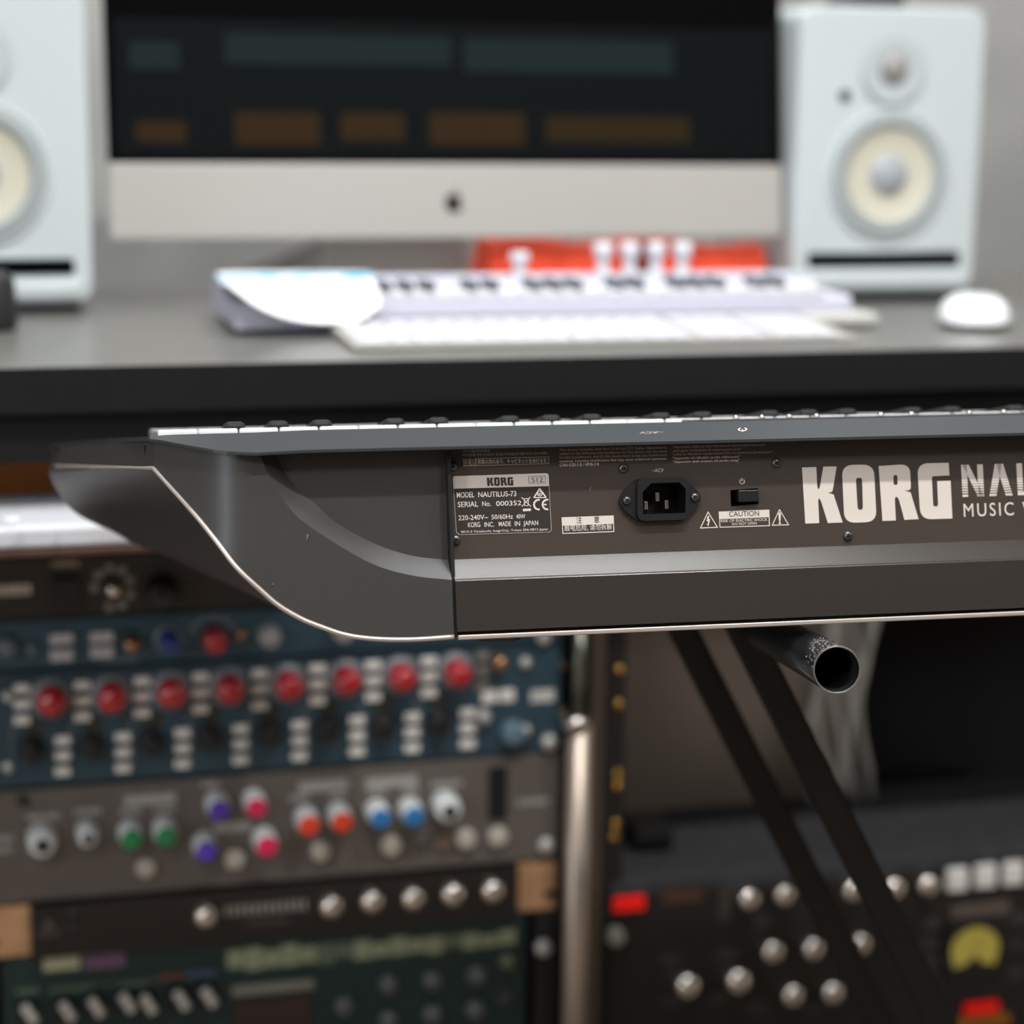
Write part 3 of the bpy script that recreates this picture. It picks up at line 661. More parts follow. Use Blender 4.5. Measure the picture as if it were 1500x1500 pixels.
# b: slate blue unit with square white buttons
M_teal = mat('slate_blue_paint', (50, 84, 100), .5, noise=.05); M_teal2 = mat('dark_teal_paint', (42, 68, 82), .5, noise=.05)
ub = unit('rack_unit', 'slim slate blue rack unit with square white buttons and single blue and red knobs', (100, 905), (100, 976), M_teal)
for x, y in ((90, 934), (90, 958), (149, 931), (149, 953)): rbox(ub, 'button', x, y, 33, 16, M_whitem, .006)
knob(ub, 10, 946, 30, .008, mat('slate_knob', (110, 125, 132), .5)); knob(ub, 47, 949, 16, .006, _m['slate_knob'])
knob(ub, 191, 938, 22, .02, mat('brass_knob', (200, 150, 105), .3, metal=.9))
knob(ub, 246, 936, 34, .018, mat('blue_knob', (20, 52, 130), .3, coat=.5), skirt=mat('grey_skirt', (140, 150, 158), .4), skd=44)
knob(ub, 313, 934, 38, .022, mat('red_knob', (178, 12, 30), .22, coat=1), skirt=M_teal2, skd=48, fin=True)
for a in range(6): rbox(ub, 'indicator_dot', 313+34*cos(radians(150-a*30)), 934-30*sin(radians(150-a*30)), 11, 11, _m['slate_knob'], .002)
knob(ub, 352, 925, 14, .012, _m['brass_knob']); knob(ub, 393, 928, 34, .016, mat('pale_knob', (165, 165, 168), .45)); smear(ub, 150, 968, 200, 8, _m['slate_knob'])
knob(ub, 500, 920, 34, .016, _m['pale_knob']); rstud(795, 932, 22, M_rough, ub, FP, .008, 'thumb_screw')
# c: eight channel unit
uc = unit('rack_unit', 'dark teal rack unit with a row of eight red knobs, under the slim blue unit', (100, 979), (100, 1147), M_teal2)
M_skirt = mat('clear_grey_skirt', (122, 127, 132), .35, noise=.3, nscale=700)
xs = [80, 168, 255, 340, 426, 510, 591, 672]; ys = [1024, 1019, 1013, 1007, 1002, 995, 990, 984]
M_lens = mat('warm_white_print', (232, 228, 222), .5)
for i, (x, y) in enumerate(zip(xs, ys)):
    knob(uc, x-5, y-2, 45-i*.6, .024, _m['red_knob'], skirt=M_skirt, skd=64-i*.9, fin=True)
    for k in range(3):
        rbox(uc, 'button', x-48+i*.5, y-16+k*23, 23, 13, M_lens, .003)
        rbox(uc, 'button', x+12, y+60+k*22.5, 22, 13, M_lens, .003)
    knob(uc, x-34+i*.4, y+73, 34, .014, M_black, skirt=mat('black_skirt', (16, 17, 18), .4), skd=42)
    rbox(uc, 'divider_line', x-62, y+75, 2.2, 80, mat('pale_line', (112, 120, 124), .6), .0004, 0)
    rbox(uc, 'scale_plate', x-30, y+42, 26, 24, mat('olive_plate', (48, 50, 42), .6), .0006, 0)
    rbox(uc, 'channel_line', x+26, y+80, 2.2, 66, _m['pale_line'], .0004, 0)
for k in range(3): rbox(uc, 'button', xs[-1]-48+82, ys[-1]-16+k*23-8, 20, 16, mat('dim_button', (120, 116, 110), .5), .003)
for x, y in ((12, 1019), (12, 1122), (769, 970), (769, 1069)): rstud(x, y, 17, M_rough, uc, FP, .006)
knob(uc, 729, 967, 20, .014, _m['brass_knob'])
rbox(uc, 'button', 716, 1020, 22, 18, M_lens, .003); rbox(uc, 'button', 742, 1018, 22, 18, M_lens, .003); knob(uc, 707, 1047, 20, .01, M_rough)
knob(uc, 750, 1071, 36, .012, mat('steel_blue_knob', (100, 124, 138), .45)); smear(uc, 778, 1020, 812, 18, M_lens); rstud(804, 1086, 24, M_rough, uc, FP, .008, 'thumb_screw')
# d: grey unit with coloured caps
M_grey = mat('warm_grey_paint', (100, 93, 88), .5, noise=.04, nscale=30)
ud = unit('rack_unit', 'warm grey rack unit with green, violet, pink, orange and blue capped knobs', (100, 1151), (196, 1307), M_grey)
M_wk = mat('white_knob_body', (226, 230, 230), .4)
for i, (x, y, d, c) in enumerate(((65, 1232, 46, (30, 34, 38)), (131, 1222, 34, (30, 34, 38)), (194, 1223, 38, (18, 140, 80)), (244, 1219, 38, (18, 140, 80)), (321, 1181, 38, (84, 50, 180)), (302, 1240, 38, (84, 50, 180)),
        (375, 1177, 36, (226, 24, 90)), (390, 1233, 38, (226, 24, 90)), (451, 1203, 38, (246, 70, 30)), (499, 1198, 38, (246, 70, 30)), (555, 1193, 38, (30, 120, 190)), (603, 1190, 38, (30, 120, 190)), (655, 1183, 44, (30, 34, 38)))):
    knob(ud, x-4, y-6, d*.93, .021, M_wk, mat('knob_cap_%d_%d_%d' % c, c, .3, coat=.4), .86 if c[1] != 34 else .5)
for x, y in ((214, 1270), (343, 1258), (470, 1246), (573, 1238), (682, 1228), (729, 1225)): knob(ud, x, y, 30, .006, mat('cream_button', (190, 182, 170), .5), name='button')
knob(ud, 650, 1232, 24, .005, mat('tan_button', (140, 118, 104), .5), name='button'); knob(ud, 618, 1228, 22, .005, mat('dim_button2', (92, 90, 90), .5), name='button')
for a, b_, c in ((182, 257, 1171), (314, 368, 1211), (437, 510, 1151), (535, 612, 1145)):
    n_ = len(range(int(a), int(b_), 12)); y0_ = c
    o = rbox(ud, 'printed_caption', (a+b_)/2, y0_, b_-a, 15, mat('grey_print', (170, 168, 164), .6), .0005, 0)
for a, b_, y in ((40, 88, 1198), (110, 148, 1190), (176, 206, 1190), (226, 256, 1187), (296, 320, 1150), (424, 452, 1170), (484, 508, 1167), (540, 566, 1160), (590, 612, 1157), (632, 676, 1150), (-10, 18, 1230), (-10, 18, 1246), (758, 803, 1176)): smear(ud, a, y, b_, 9, _m['grey_print'])
rbox(ud, 'meter_slot', 729, 1162, 29, 82, M_gap, .0008, 0)
for x, y in ((33, 1172), (800, 1238)): rstud(x, y, 24 if x > 100 else 16, M_rough if x > 100 else M_black, ud, FP, .006)
# e: black unit with tan ears
ue = unit('rack_unit', 'slim black rack unit with bright chrome knobs between two tan wooden ears', (200, 1309), (196, 1385), mat('gloss_black', (22, 19, 18), .35), ear=.022+.0155)
bpy.context.view_layer.update()
hw = (rx1-rx0)/2; hh = rp(200, 1309).z-rp(196, 1385).z; M_tan = mat('tan_wood', (176, 134, 98), .6, noise=.12, nscale=40)
for s_ in (-1, 1):
    e = curve_mesh('ear', [[(s_*(hw-.0375), .001), (s_*(hw-.002), .001), (s_*(hw-.002), hh*.2), (s_*(hw-.012), hh*.22), (s_*(hw-.012), hh*.38), (s_*(hw-.002), hh*.4), (s_*(hw-.002), hh-.001), (s_*(hw-.0375), hh-.001)]], FLAT, M_tan, ue, .006)
for x, y in ((299, 1334), (482, 1320), (541, 1313), (601, 1309), (659, 1303), (717, 1298)): knob(ue, x, y, 36, .02, M_silver, yo=-.012)
rtext(ue, 'Chameleon'[0:0] or 'ıııııııııııı', 330, 1342, 448, 22, mat('script_print', (150, 144, 136), .6), .04, yo=-.012)
rbox(ue, 'printed_caption', 392, 1350, 60, 7, mat('faint_print', (70, 66, 64), .6), .0004, 0, yo=-.012)
knob(ue, 72, 1352, 14, .006, mat('dim_led', (92, 86, 80), .5), yo=-.012, name='led'); rbox(ue, 'printed_caption', 72, 1366, 34, 11, _m['faint_print'], .0004, 0, yo=-.012)
for y in (1336, 1354): knob(ue, 108, y, 14, .004, mat('dark_led', (52, 48, 45), .5), yo=-.012, name='led')
# f: green unit
uf = unit('rack_unit', 'dark green rack unit with pale printed bands, lowest in the left rack', (196, 1388), (196, 1620), mat('deep_green_paint', (14, 44, 43), .45, noise=.05), x0=rp(2, 1400).x, x1=rp(770, 1350).x)
M_pg = mat('pale_green_print', (150, 158, 128), .6)
rbox(uf, 'printed_caption', 90, 1410, 52, 22, mat('cream_green_print', (182, 182, 150), .6), .0005, 0); rbox(uf, 'printed_caption', 153, 1406, 60, 24, mat('mauve_print', (112, 84, 112), .6), .0005, 0)
for i in range(16):
    x = 345+i*26.5; y = 1405-(x-345)*.082; h = 36-i*.9
    rbox(uf, 'printed_caption', x, y+ (i % 3)*1.5, 25, h*(.75+.25*(i % 2)), M_pg if i not in (5, 6, 12) else mat('mid_green_print', (100, 112, 92), .6), .0005, 0)
for a, c, y in ((24, 56, 1452), (74, 135, 1448), (175, 215, 1442)): rbox(uf, 'printed_caption', (a+c)/2, y, c-a, 8, mat('soft_green_print', (88, 102, 86), .6), .0005, 0)
rbox(uf, 'printed_line', 200, 1438, 230, 3, _m['soft_green_print'], .0004, 0); rbox(uf, 'printed_line', 250, 1430, 34, 6, mat('red_print', (120, 50, 50), .6), .0005, 0); rbox(uf, 'printed_line', 295, 1425, 40, 7, mat('blue_print', (60, 80, 122), .6), .0005, 0)
for i, (x, y) in enumerate(((43, 1475), (98, 1471), (140, 1465), (185, 1459), (216, 1461), (264, 1455), (304, 1451))):
    k = knob(uf, x-3, y+4, 34, .010, mat('black_green_knob', (12, 20, 20), .4)); q = loc(uf, x, y)
    s_ = sc_at(x, y); Rm = Matrix.Translation(q+Vector((0, -.014, 0))) @ Matrix.Rotation(radians(-28), 4, 'Y')
    MB().box((-7*s_, -.003, -16*s_), (7*s_, .004, 16*s_), .0016, M=Rm).build('grip', M_rough, k)
rbox(uf, 'display', 400, 1492, 110, 70, mat('display_glass', (52, 36, 36), .15), .002); rbox(uf, 'display_frame', 400, 1446, 120, 14, mat('pale_frame', (134, 132, 122), .5), .0015, 0)
for x, y in ((568, 1440), (632, 1434), (697, 1427), (503, 1472), (568, 1492), (632, 1484), (695, 1478)): knob(uf, x, y, 26, .008, mat('dull_button', (92, 94, 98), .5), name='button')
knob(uf, 742, 1407, 20, .006, mat('olive_button', (112, 116, 92), .5), name='button'); knob(uf, 740, 1462, 20, .006, mat('brown_button', (62, 58, 56), .5), name='button')
bpy.context.view_layer.update()
rstud(795, 1387, 24, M_rough, desk, -.001, .008, 'cage_nut')
# white box on the shelf line above the left rack
YT = -.175; zt_ = rp(100, 771, YT).z; zb_ = rp(100, 803, YT).z; xe = rp(520, 790, YT).x
wx = thing('white_console', 'long bright white flat device on the pull-out tray at left, behind the keyboard end', 'device', Matrix.Translation((0, RY+YT, zb_)))
h_ = zt_-zb_
MB().box((DX0+.06, 0, .0004), (xe, .13, h_), .003).build('body', M_whitem, wx)
MB().lathe([(.008, 0), (.008, .007), (0, .008)], (rp(17, 768, YT).x, .012, h_-.001), 'z', 20).build('knob', M_whitem, wx)
dbox('tray', (DX0+.03, RY+YT-.004, zb_-.005), (xe+.01, RY+YT+.2, zb_), M_darkwood, .001)
dbox('tray_runner', (xe+.002, RY+YT+.12, zb_-.008), (xe+.012, RY+.01, zb_+.012), M_deskedge, .001)
# right rack
vx0 = rp(890, 1400).x; vx1 = vx0+.482
ug = unit('compressor_unit', 'black rack unit with silver knobs and yellow needle meter, right rack', (1200, 1276), (1200, 1560), mat('crackle_black', (27, 24, 22), .5, noise=.15, nscale=300), x0=vx0, x1=vx1)
for x, y in ((1093, 1311), (1145, 1305), (1245, 1299), (1305, 1296), (1354, 1291)): knob(ug, x-3, y-2, 34, .02, M_silver)
for x, y in ((1128, 1389), (1187, 1385), (1256, 1378), (1157, 1453), (1216, 1449)): knob(ug, x-2, y-2, 34, .018, M_silver)
for x, y in ((1002, 1437), (1076, 1430)): knob(ug, x-2, y-2, 40, .022, M_silver)
for x, y in ((1399, 1286), (1440, 1281), (1481, 1277)): rbox(ug, 'button', x, y, 32, 34, M_lens, .008, .002)
knob(ug, 900, 1370, 28, .008, mat('pale_green_screw', (176, 184, 168), .4, metal=.4), name='screw')
M_red = mat('red_lens', (215, 18, 10), .3, emit=.35)
rbox(ug, 'indicator_lamp', 920, 1322, 48, 22, M_red, .005, .0015); rbox(ug, 'indicator_lamp', 1436, 1475, 54, 17, M_red, .005, .0015)
rbox(ug, 'label_plate', 1000, 1310, 62, 26, mat('brown_plate', (74, 52, 40), .5), .001)
rbox(ug, 'label_plate', 1440, 1496, 86, 18, mat('orange_plate', (150, 94, 20), .5, emit=.1), .001)
for (a, b_, c, d) in ((1053, 1345, 1056, 1280), ): pass
M_line = mat('panel_line', (58, 54, 50), .6)
rbox(ug, 'panel_line', 1062, 1318, 16, 66, M_line, .0005, 0)
for a, b_, y in ((1068, 1250, 1338), (1350, 1500, 1318)):
    rbox(ug, 'panel_line', (a+b_)/2, y, b_-a, 7, mat('panel_line_dim', (40, 37, 34), .6), .0005, 0)
for x, y in ((1119, 1350), (980, 1405), (1064, 1398), (984, 1470), (1056, 1462), (1110, 1478), (1192, 1480)): smear(ug, x-14, y, x+14, 11, mat('taupe_print', (66, 58, 52), .6))
# needle meter
mt = rbox(ug, 'meter_housing', 1428, 1388, 104, 100, M_black, .006, .002)
q = loc(ug, 1428, 1398, FP-.0062); s_ = sc_at(1428, 1395)
P = [(q.x+38*s_*cos(radians(a)), q.z+34*s_*sin(radians(a))+8*s_) for a in range(-20, 201, 10)]+[(q.x-33*s_, q.z-18*s_), (q.x-12*s_, q.z-14*s_), (q.x, q.z), (q.x+12*s_, q.z-14*s_), (q.x+33*s_, q.z-18*s_)]
curve_mesh('meter_dial', [P], Matrix.Translation((0, FP-.0063, 0)) @ FLAT, mat('lit_yellow_dial', (176, 160, 72), .5, emit=.25), mt, .0004)
MB().tube([Vector((q.x, FP-.0068, q.z)), Vector((q.x+8*s_, FP-.0068, q.z+30*s_))], .0003, 6).build('needle', M_gap, mt)
rbox(ug, 'meter_caption', 1436, 1332, 94, 20, mat('taupe_plate', (98, 86, 78), .6), .0008, 0)
for x, y in ((1366, 1353), (1362, 1382), (1368, 1409), (1375, 1436), (1490, 1346), (1486, 1383), (1488, 1425)): rbox(ug, 'scale_mark', x, y, 30, 20, mat('grey_mark', (62, 58, 54), .6), .0008, .0002)
rbox(ug, 'meter_caption', 1430, 1448, 100, 18, mat('dim_plate', (42, 38, 35), .6), .0008, 0)
# cables and odd bits in the right bay
bpy.context.view_layer.update()
cb = thing('cable_bundle', 'bundle of pale grey cables hanging at the back of the right bay', 'cables', Matrix.Translation((bx.x-.02, RY+ys2-.03, zsh)))
M_cab = mat('pale_cable', (190, 186, 178), .5)
top_z = DT-.04-zsh
for k in range(7):
    x = -.035+k*.0085; pts = [Vector((x+.01*sin(i*.9+k*1.3)*(.4+.6*(i/12)), .004*cos(k*2+i*.5), .006+(top_z-.006)*(1-i/14))) for i in range(15)]
    MB().tube(pts, .0034, 8).build('cable', M_cab, cb)
ad_ = plz(RF, 950, 1240, zsh); pa = thing('power_adapter', 'small black rounded adapter lying on the felt shelf beside the steel bar', 'adapter', Matrix.Translation((ad_.x, RY+ad_.y, zsh)))
MB().box((-.02, -.02, .0003), (.02, .025, .026), .008).build('body', M_black, pa)
MB().tube([Vector((0, .02, .012)), Vector((-.02, .05, .006)), Vector((-.03, .09, .004))], .0025, 8).build('cord', M_black, pa)
# ------------------------------------------------------------------ things on the desk
DZ = frame((0, 0, DT), (1, 0, 0), (0, 1, 0), (0, 0, 1))
def dp(px, py, h=0.0): return plz(DZ, px, py, h)
# the computer
TL = radians(7); IY = 1.885
b_ = (CAM+ray(650, 349)*((IY-.0)/ray(650, 349).y))
iz = Vector((0, sin(TL), cos(TL))); iy = Vector((0, cos(TL), -sin(TL)))
IF = frame((0, IY, b_.z), (1, 0, 0), iy, iz)
L_ = pl(IF, 160, 300).x; R_ = pl(IF, 1146, 300).x; zc = pl(IF, 650, 240).z; IW = R_-L_
CM = Matrix.Translation(((L_+R_)/2, IY+.09, DT)); cmp_ = thing('desktop_computer', 'large silver all-in-one computer with a dark screen, standing at the back of the desk', 'computer', CM)
CI = CM.inverted() @ IF; cxm = (L_+R_)/2
def ib(name, a, b2, m, bev=0, par=None): return MB().box(a, b2, bev, M=CI).build(name, m, par or cmp_)
ib('chin', (L_, 0, 0), (R_, .006, zc), M_alu, .002)
ib('rear_housing', (L_+.002, .0062, .002), (R_-.002, .02, .445), M_alu, .004)
scn = ib('screen', (L_, 0, zc), (R_, .006, .455), mat('screen_glass', (9, 9, 10), .1, spec=.15), .001)
def smat(n, c, e):
    m = mat(n, c, .6, emit=e); m.node_tree.nodes['Principled BSDF'].inputs['Base Color'].default_value = (.002, .002, .002, 1); m.node_tree.nodes['Principled BSDF'].inputs['Specular IOR Level'].default_value = .05; return m
M_g1 = smat('reflection_green', (27, 42, 40), .9); M_o1 = smat('reflection_amber', (54, 38, 17), .9); M_dk = smat('reflection_teal', (9, 17, 19), .6)
def sreflect(x0, x1, y0, y1, m, yo=-.0004):  # faintly glowing block that paints a soft reflection onto the glass
    a = pl(IF, x0, y1, 0); c = pl(IF, x1, y0, 0); ib('painted_reflection', (a.x, yo-.0002, a.z), (c.x, yo, c.z), m, 0, scn)
sreflect(172, 1128, 46, 228, M_dk, -.0002)
for x0, x1, y0, y1, m in ((190, 262, 62, 100, M_g1), (330, 660, 55, 92, M_g1), (680, 985, 62, 104, M_g1), (200, 272, 178, 208, M_o1), (345, 468, 165, 212, M_o1), (500, 592, 166, 206, M_o1), (630, 768, 166, 212, M_o1), (800, 1010, 172, 208, smat('reflection_amber_dim', (46, 34, 15), 1))): sreflect(x0, x1, y0, y1, m)
def apple(cx, cy, s):
    body = [(0, 22), (10, 26), (22, 22), (30, 12), (22, 4), (20, -6), (24, -14), (32, -20), (26, -32), (14, -40), (0, -36), (-14, -40), (-26, -30), (-33, -12), (-32, 8), (-22, 22), (-10, 26)]
    leaf = [(0, 30), (2, 42), (12, 50), (12, 38)]
    f_ = lambda P: [(cx+x*s, cy+y*s) for x, y in P]
    return [f_(rpoly([(x, y, 6) for x, y in body], 4)), f_(rpoly([(x, y, 3) for x, y in leaf], 3))]
q = pl(IF, 665, 295); lg = apple(q.x, q.z, 20/75*scl(IF, 665, 295)*1.55)
curve_mesh('logo', lg, CI @ Matrix.Translation((0, -.0002, 0)) @ FLAT, mat('logo_dark', (38, 26, 22), .3), cmp_, .0003)
s0 = pl(IF, 490, 349).x-cxm; s1 = pl(IF, 705, 349).x-cxm
MB().box((s0, -.03, .004), (s1, -.022, .17), .002).build('stand', mat('stand_metal', (186, 182, 176), .5), cmp_)
MB().box((s0, -.075, .0003), (s1, .07, .004), .001).build('foot', mat('stand_metal', (118, 114, 110), .5), cmp_)
# loudspeakers
def speaker(cx_px, label, x0px, x1px):
    a = dp(cx_px, 438); SY = 1.865; q0 = pl(frame((0, SY, DT), (1, 0, 0), (0, 1, 0), (0, 0, 1)), x0px, 300); q1 = pl(frame((0, SY, DT), (1, 0, 0), (0, 1, 0), (0, 0, 1)), x1px, 300)
    cx = (q0.x+q1.x)/2; wd = .193; ht = .283
    t = thing('studio_speaker', label, 'speaker', Matrix.Translation((cx, SY, DT)), 'pair of white desk speakers')
    bm = bmesh.new(); bmesh.ops.create_cube(bm, size=1)
    for v in bm.verts: v.co = Vector((v.co.x*wd, .115+v.co.y*.22, (ht+.007)/2+v.co.z*(ht-.008)))
    bmesh.ops.bevel(bm, geom=[e for e in bm.edges if abs(e.verts[0].co.y-e.verts[1].co.y) > .1], offset=.016, segments=5, affect='EDGES', profile=.5)
    bmesh.ops.bevel(bm, geom=[e for e in bm.edges if e.verts[0].co.y < .01 and e.verts[1].co.y < .01], offset=.003, segments=2, affect='EDGES', profile=.5)
    MB().frombm(bm).build('cabinet', M_white, t)
    MB().box((-wd*.44, .012, .0003), (wd*.44, .215, .0075), .001).build('foot_pad', mat('foot_rubber', (40, 46, 46), .8), t)
    MB().box((-wd*.45, -.006, .0115), (wd*.45, .02, .031), .0055).build('front_lip', M_white, t)
    M_cone = mat('cream_cone', (202, 197, 178), .6); M_sur = mat('grey_surround', (158, 163, 163), .5); M_cap = mat('grey_cap', (160, 164, 168), .5)
    zc_ = .123
    MB().lathe([(.064, -.003), (.064, .0028), (.0605, .0032), (.058, -.0005)], (0, .005, zc_), '-y', 48).build('woofer_frame', M_white, t)
    wf = MB().lathe([(.059, .001), (.054, .0045), (.047, .003), (.045, .0005)], (0, .003, zc_), '-y', 48).build('woofer_surround', M_sur, t)
    MB().lathe([(.045, .0005), (.04, -.003+.001), (.019, -.0025+.001)], (0, .002, zc_), '-y', 48).build('woofer_cone', M_cone, t)
    MB().lathe([(.02, -.001), (.016, .003), (.008, .0055), (0, .0062)], (0, .002, zc_), '-y', 32).build('dust_cap', M_cap, t)
    zt2 = .218
    MB().lathe([(.032, .0015), (.030, .002), (.020, .0), (.014, .0002)], (0, .003, zt2+.004), '-y', 40).build('tweeter_guide', mat('pale_guide', (180, 187, 187), .5), t)
    MB().lathe([(.014, .000), (.0125, .003), (.007, .0055), (0, .0065)], (0, .002, zt2+.008), '-y', 28).build('tweeter_dome', mat('taupe_dome', (150, 144, 142), .5), t)
    MB().box((-wd*.42, .003, .0335), (wd*.42, .02, .0475), .002).build('bass_port', mat('port_black', (3, 5, 6), .9, spec=.05), t)
    for z_ in (.0495,): MB().tube([Vector((-wd*.40, .0045, z_)), Vector((wd*.40, .0045, z_))], .0016, 8).build('port_lip', M_white, t)
    MB().lathe([(.006, 0), (.006, .001), (0, .001)], (-.049, .0049, .198), '-y', 20).build('badge', M_black, t)
    return t
speaker(1300, 'white desk speaker with pale cream cone to the right of the computer', 1162, 1438)
speaker(-40, 'white desk speaker partly cut off by the left edge of the photo', -165, 98)
# port cut is shown by a dark inset just proud of the baffle
for o in [o for o in S.objects if o.name.startswith('bass_port')]: o.location.y = -.0004
# dark object on top of the right speaker
bpy.context.view_layer.update()
sp = [o for o in S.objects if o.name == 'studio_speaker'][0].matrix_world.translation
tb_ = thing('black_remote', 'small black object lying on top of the right speaker', 'object', Matrix.Translation((sp.x-.012, sp.y+.03, sp.z+.2828)))
MB().box((-.03, -.01, 0), (.03, .05, .012), .004).build('body', M_black, tb_)
# white music controller on the desk
fy = dp(345, 492).y; fxl = dp(345, 492).x; fxr = dp(1222, 470).x
cf = thing('key_controller', 'white desktop music controller with small keys, half covered by a printed booklet', 'controller', Matrix.Translation(((fxl+fxr)/2, fy, DT)))
hw = (fxr-fxl)/2; dpt = .165
b = MB(); prof = [(0, .005), (.0, .022), (.004, .026), (.08, .026), (.085, .032), (.155, .035), (dpt, .030), (dpt, .005)]
vs = [(s*hw, y, z) for s in (-1, 1) for y, z in prof]; n = len(prof)
b.add(vs, [(i, (i+1) % n, n+(i+1) % n, n+i) for i in range(n)]+[tuple(range(n)), tuple(range(n, 2*n))[::-1]])
b.build('body', M_lav, cf)
MB().box((-hw+.008, .006, .0005), (hw-.008, dpt-.01, .0052), .001).build('base', mat('navy_base', (26, 52, 84), .5), cf)
kx = dp(548, 440, .03).x-(fxl+fxr)/2; kw_ = .0185; nk = int((hw-.012-kx)/kw_)
wk2 = MB().box((.0004, .002, .0262), (kw_-.0004, .078, .0325), .001).build('white_key', M_whitem, cf); wk2.location.x = kx
for i in range(1, nk): o = link(wk2.copy(), cf); o.location.x = kx+kw_*i
bk2 = MB().box((-.0045, .012, .0332), (.0045, .05, .0405), .0015).build('black_key', mat('dark_small_key', (74, 76, 88), .5), cf); bk2.location.x = kx+kw_
for i in range(2, nk):
    if i % 7 in (1, 2, 3, 5, 6): o = link(bk2.copy(), cf); o.location.x = kx+kw_*i
for px, h in ((760, .022), (885, .030), (925, .030), (965, .030), (1005, .030)):
    q = dp(px, 400, .036); MB().lathe([(.0075, 0), (.0075, .004), (.0055, .006), (.0055, h*.55), (.0085, h*.6), (.0085, h), (0, h+.001)], (q.x-(fxl+fxr)/2-.004, .128, .0340), 'z', 20).build('fader_cap', M_whitem, cf)
for i in range(12):
    MB().lathe([(.005, 0), (.005, .005), (0, .0055)], (kx+.03+i*.035, .1, .0325), 'z', 14).build('pad', M_white, cf)
# booklet draped over its left end
mp = bpy.data.materials.new('booklet_print'); mp.use_nodes = True; nt = mp.node_tree; bs = nt.nodes['Principled BSDF']; bs.inputs['Roughness'].default_value = .5
tc = nt.nodes.new('ShaderNodeTexCoord'); no = nt.nodes.new('ShaderNodeTexNoise'); no.inputs['Scale'].default_value = 28
sx_ = nt.nodes.new('ShaderNodeSeparateXYZ'); rr = nt.nodes.new('ShaderNodeValToRGB'); r2 = nt.nodes.new('ShaderNodeValToRGB'); mu = nt.nodes.new('ShaderNodeMath'); mu.operation = 'MULTIPLY'; mx = nt.nodes.new('ShaderNodeMixRGB')
mr = nt.nodes.new('ShaderNodeMapRange'); mr.inputs['From Min'].default_value = 0; mr.inputs['From Max'].default_value = .15
nt.links.new(tc.outputs['Object'], no.inputs['Vector']); nt.links.new(tc.outputs['Object'], sx_.inputs[0]); nt.links.new(sx_.outputs['Y'], mr.inputs['Value']); nt.links.new(mr.outputs[0], rr.inputs['Fac'])
rr.color_ramp.elements[0].position = .4; rr.color_ramp.elements[0].color = (0, 0, 0, 1); rr.color_ramp.elements[1].position = .56; rr.color_ramp.elements[1].color = (1, 1, 1, 1)
e = rr.color_ramp.elements.new(.84); e.color = (1, 1, 1, 1); e = rr.color_ramp.elements.new(.9); e.color = (0, 0, 0, 1)
r2.color_ramp.elements[0].position = .42; r2.color_ramp.elements[1].position = .52
nt.links.new(no.outputs['Fac'], r2.inputs['Fac']); nt.links.new(rr.outputs[0], mu.inputs[0]); nt.links.new(r2.outputs[0], mu.inputs[1]); nt.links.new(mu.outputs[0], mx.inputs[0])
mx.inputs[1].default_value = (.9, .9, .9, 1); mx.inputs[2].default_value = lin((60, 180, 220))+(1,); nt.links.new(mx.outputs[0], bs.inputs['Base Color'])
bo = Vector((dp(420, 430, .04).x, fy, DT))
ed = [(330, 412), (352, 430), (385, 452), (430, 468), (480, 473), (530, 466), (556, 446)]
back_ = [(316, 399), (355, 398), (395, 398), (440, 398), (480, 398), (520, 398), (545, 399)]
Fr = resample(ed, 24); Bk = resample(back_, 24); rows = []
for k in range(17):
    t = (k/16)**1.6; row = []
    for i in range(24):
        yy = fy-.014-.006*sin(pi*i/23); pf = pl(frame((0, yy, DT), (1, 0, 0), (0, 1, 0), (0, 0, 1)), Fr[i].x, Fr[i].y); pf = Vector((pf.x, yy, DT+max(.0035, pf.z)))
        pb = plz(DZ, Bk[i].x, Bk[i].y, .0385); pb = Vector((pb.x, min(pb.y, fy+.165), DT+.0385))
        p = pf.lerp(pb, t); zz = pf.z+(pb.z-pf.z)*(1-(1-t)**5); row.append(Vector((p.x, p.y, zz))-bo)
    rows.append(row)
bkl = MB().grid(rows).build('booklet', mp); bkl.location = bo
sm = bkl.modifiers.new('solidify', 'SOLIDIFY'); sm.thickness = .0012
tag(bkl, 'white booklet with cyan print curling over the left end of the music controller', 'booklet')
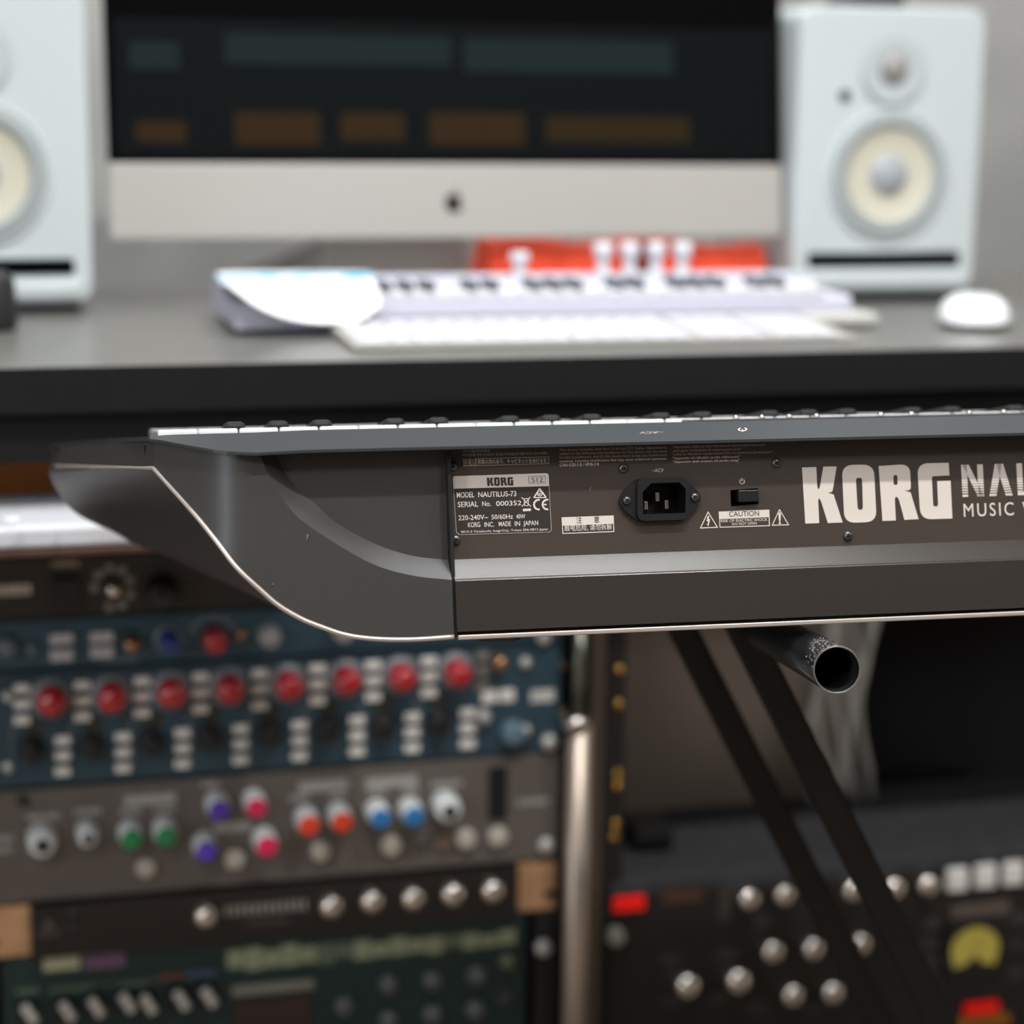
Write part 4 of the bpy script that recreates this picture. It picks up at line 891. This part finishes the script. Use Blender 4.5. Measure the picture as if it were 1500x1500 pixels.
# white typing keyboard
a0 = dp(540, 513); a1 = dp(1240, 503); kf = thing('computer_keyboard', 'slim white computer keyboard lying at the front of the desk', 'keyboard', Matrix.Translation(((a0.x+a1.x)/2, DF+.03, DT)))
hw2 = .209; kd = .114; a0c = dp(890, 508); kf.location.y = a0c.y
b = MB(); vs = [(s*hw2, y, z) for s in (-1, 1) for y, z in ((0, .001), (0, .004), (kd, .0095), (kd, .001))]
b.add(vs, [(0, 1, 5, 4), (1, 2, 6, 5), (2, 3, 7, 6), (3, 0, 4, 7), (0, 1, 2, 3), (7, 6, 5, 4)]); b.build('body', M_alu, kf)
def kcap(wd):
    o = MB().box((-wd/2, -.0075, 0), (wd/2, .0075, .0022), .0006).build('key_cap', M_whitem, kf); return o
base = {}; rowsK = []
for r in range(6):
    y = .0105+r*.0185; x = -.2045; cells = []
    main = [[1.3, 1, 1.2, 5.2, 1.2, 1, 1.0, 1, 1], [2.3, 1, 1, 1, 1, 1, 1, 1, 1, 1, 1, 2.3], [1.8, 1, 1, 1, 1, 1, 1, 1, 1, 1, 1, 1, 1.8], [1.5, 1, 1, 1, 1, 1, 1, 1, 1, 1, 1, 1, 1, 1], [1, 1, 1, 1, 1, 1, 1, 1, 1, 1, 1, 1, 1, 1.5], [1]*14][r]
    tot = sum(main); u_ = .2755/tot
    for c in main: cells.append((x+c*u_/2, c*u_-.0026)); x += c*u_
    x = -.2045+.2755+.006
    for c in range(3): cells.append((x+.0095, .0164)); x += .019
    x += .006
    for c in range(4):
        if x+.018 < hw2+.001: cells.append((x+.009, .0158)); x += .0182
    for cx_c, wd in cells:
        k = round(wd, 4)
        if k not in base: base[k] = kcap(wd); o = base[k]
        else: o = link(base[k].copy(), kf)
        o.location = (cx_c, y, .0042+y*.048); 
# mouse
mq = dp(1430, 482); mo = thing('computer_mouse', 'glossy white rounded computer mouse at the right of the desk', 'mouse', Matrix.Translation((mq.x+.012, mq.y+.028, DT)) @ Matrix.Rotation(radians(-25), 4, 'Z'))
vs = []; fs = []; n = 32; kk = 8
for j in range(kk+1):
    t = j/kk*pi/2
    for i in range(n):
        a = 2*pi*i/n; ex = .8; cx_, sy_ = copysign(abs(cos(a))**ex, cos(a)), copysign(abs(sin(a))**ex, sin(a))
        vs.append((.032*cx_*cos(t)**.6 if j < kk else 0, .055*sy_*cos(t)**.6 if j < kk else 0, .006+.022*sin(t)))
for j in range(kk):
    for i in range(n): fs.append((j*n+i, j*n+(i+1) % n, (j+1)*n+(i+1) % n, (j+1)*n+i))
MB().add(vs, fs, True).build('shell', mat('gloss_white', (240, 243, 243), .25, coat=.5), mo)
MB().lathe([(0, .0005), (.85, .0005), (.9, .006), (0, .006)], (0, 0, 0), 'z', 32, M=Matrix.Diagonal((.03, .052, 1, 1))).build('base', M_alu, mo)
gq = dp(1238, 482); gd = thing('slim_gadget', 'pale grey slim rounded gadget just right of the white keyboards', 'gadget', Matrix.Translation((gq.x, gq.y+.02, DT)))
MB().box((-.035, -.02, .0004), (.034, .03, .013), .006).build('body', mat('pale_grey_plastic', (176, 174, 168), .5), gd)
fy0 = dp(345, 492).y
# red case behind the controller
rl = pl(frame((0, 1.93, DT), (1, 0, 0), (0, 1, 0), (0, 0, 1)), 702, 380); rr_ = pl(frame((0, 1.93, DT), (1, 0, 0), (0, 1, 0), (0, 0, 1)), 1113, 380)
ry = fy0+.245
rc = thing('red_case', 'soft red case lying behind the white controller, beneath the computer', 'case', Matrix.Translation(((rl.x+rr_.x)/2, ry, DT)))
w_ = (rr_.x-rl.x)*.97; top0 = .058
vs = []; m_ = 16
M_r1 = mat('red_fabric', (255, 76, 34), .6, noise=.1, nscale=25)
rows = []
for k, (y, zf_) in enumerate(((-.0, .0005), (-.012, .5), (-.004, .92), (.012, 1.0), (.05, .96), (.075, .5), (.07, .0005))):
    rows.append([Vector((-w_/2+w_*i/m_, y+.003*sin(i*1.7+k), (top0+.004*sin(i*.8)-.01*max(0, (i/m_-.45)))*(zf_ if zf_ > .01 else 0)+.0005)) for i in range(m_+1)])
b = MB().grid(rows); 
b.add([rows[k][0] for k in range(7)], [tuple(range(7))]); b.add([rows[k][-1] for k in range(7)], [tuple(range(7))])
b.build('fabric_shell', M_r1, rc)
MB().box((-.006+w_*.03, -.02, .03), (w_*.09, -.012, .058), .002).build('flap', mat('dark_red_fabric', (120, 40, 24), .7), rc)
# wall cable and the dark thing at the left edge
cp = [CAM+ray(x, y)*((2.49)/ray(x, y).y) for x, y in ((352, 402), (395, 384), (440, 366), (478, 350), (520, 338), (560, 330))]
cb2 = MB().tube([p-cp[0] for p in resample([tuple(p) for p in cp], 24)], .005, 8).build('cable', mat('grey_cable', (120, 116, 110), .6)); cb2.location = cp[0]
tag(cb2, 'grey cable running up the wall behind the left half of the computer', 'cable')
eq = dp(-8, 488); eb = thing('round_desk_controller', 'black rounded object on the desktop cut off by the left edge', 'controller', Matrix.Translation((eq.x-.012, eq.y+.03, DT)))
MB().lathe([(0, .0005), (.03, .0005), (.032, .006), (.030, .04), (.024, .048), (0, .05)], (0, 0, 0), 'z', 32).build('body', mat('soft_black', (34, 33, 33), .5), eb)
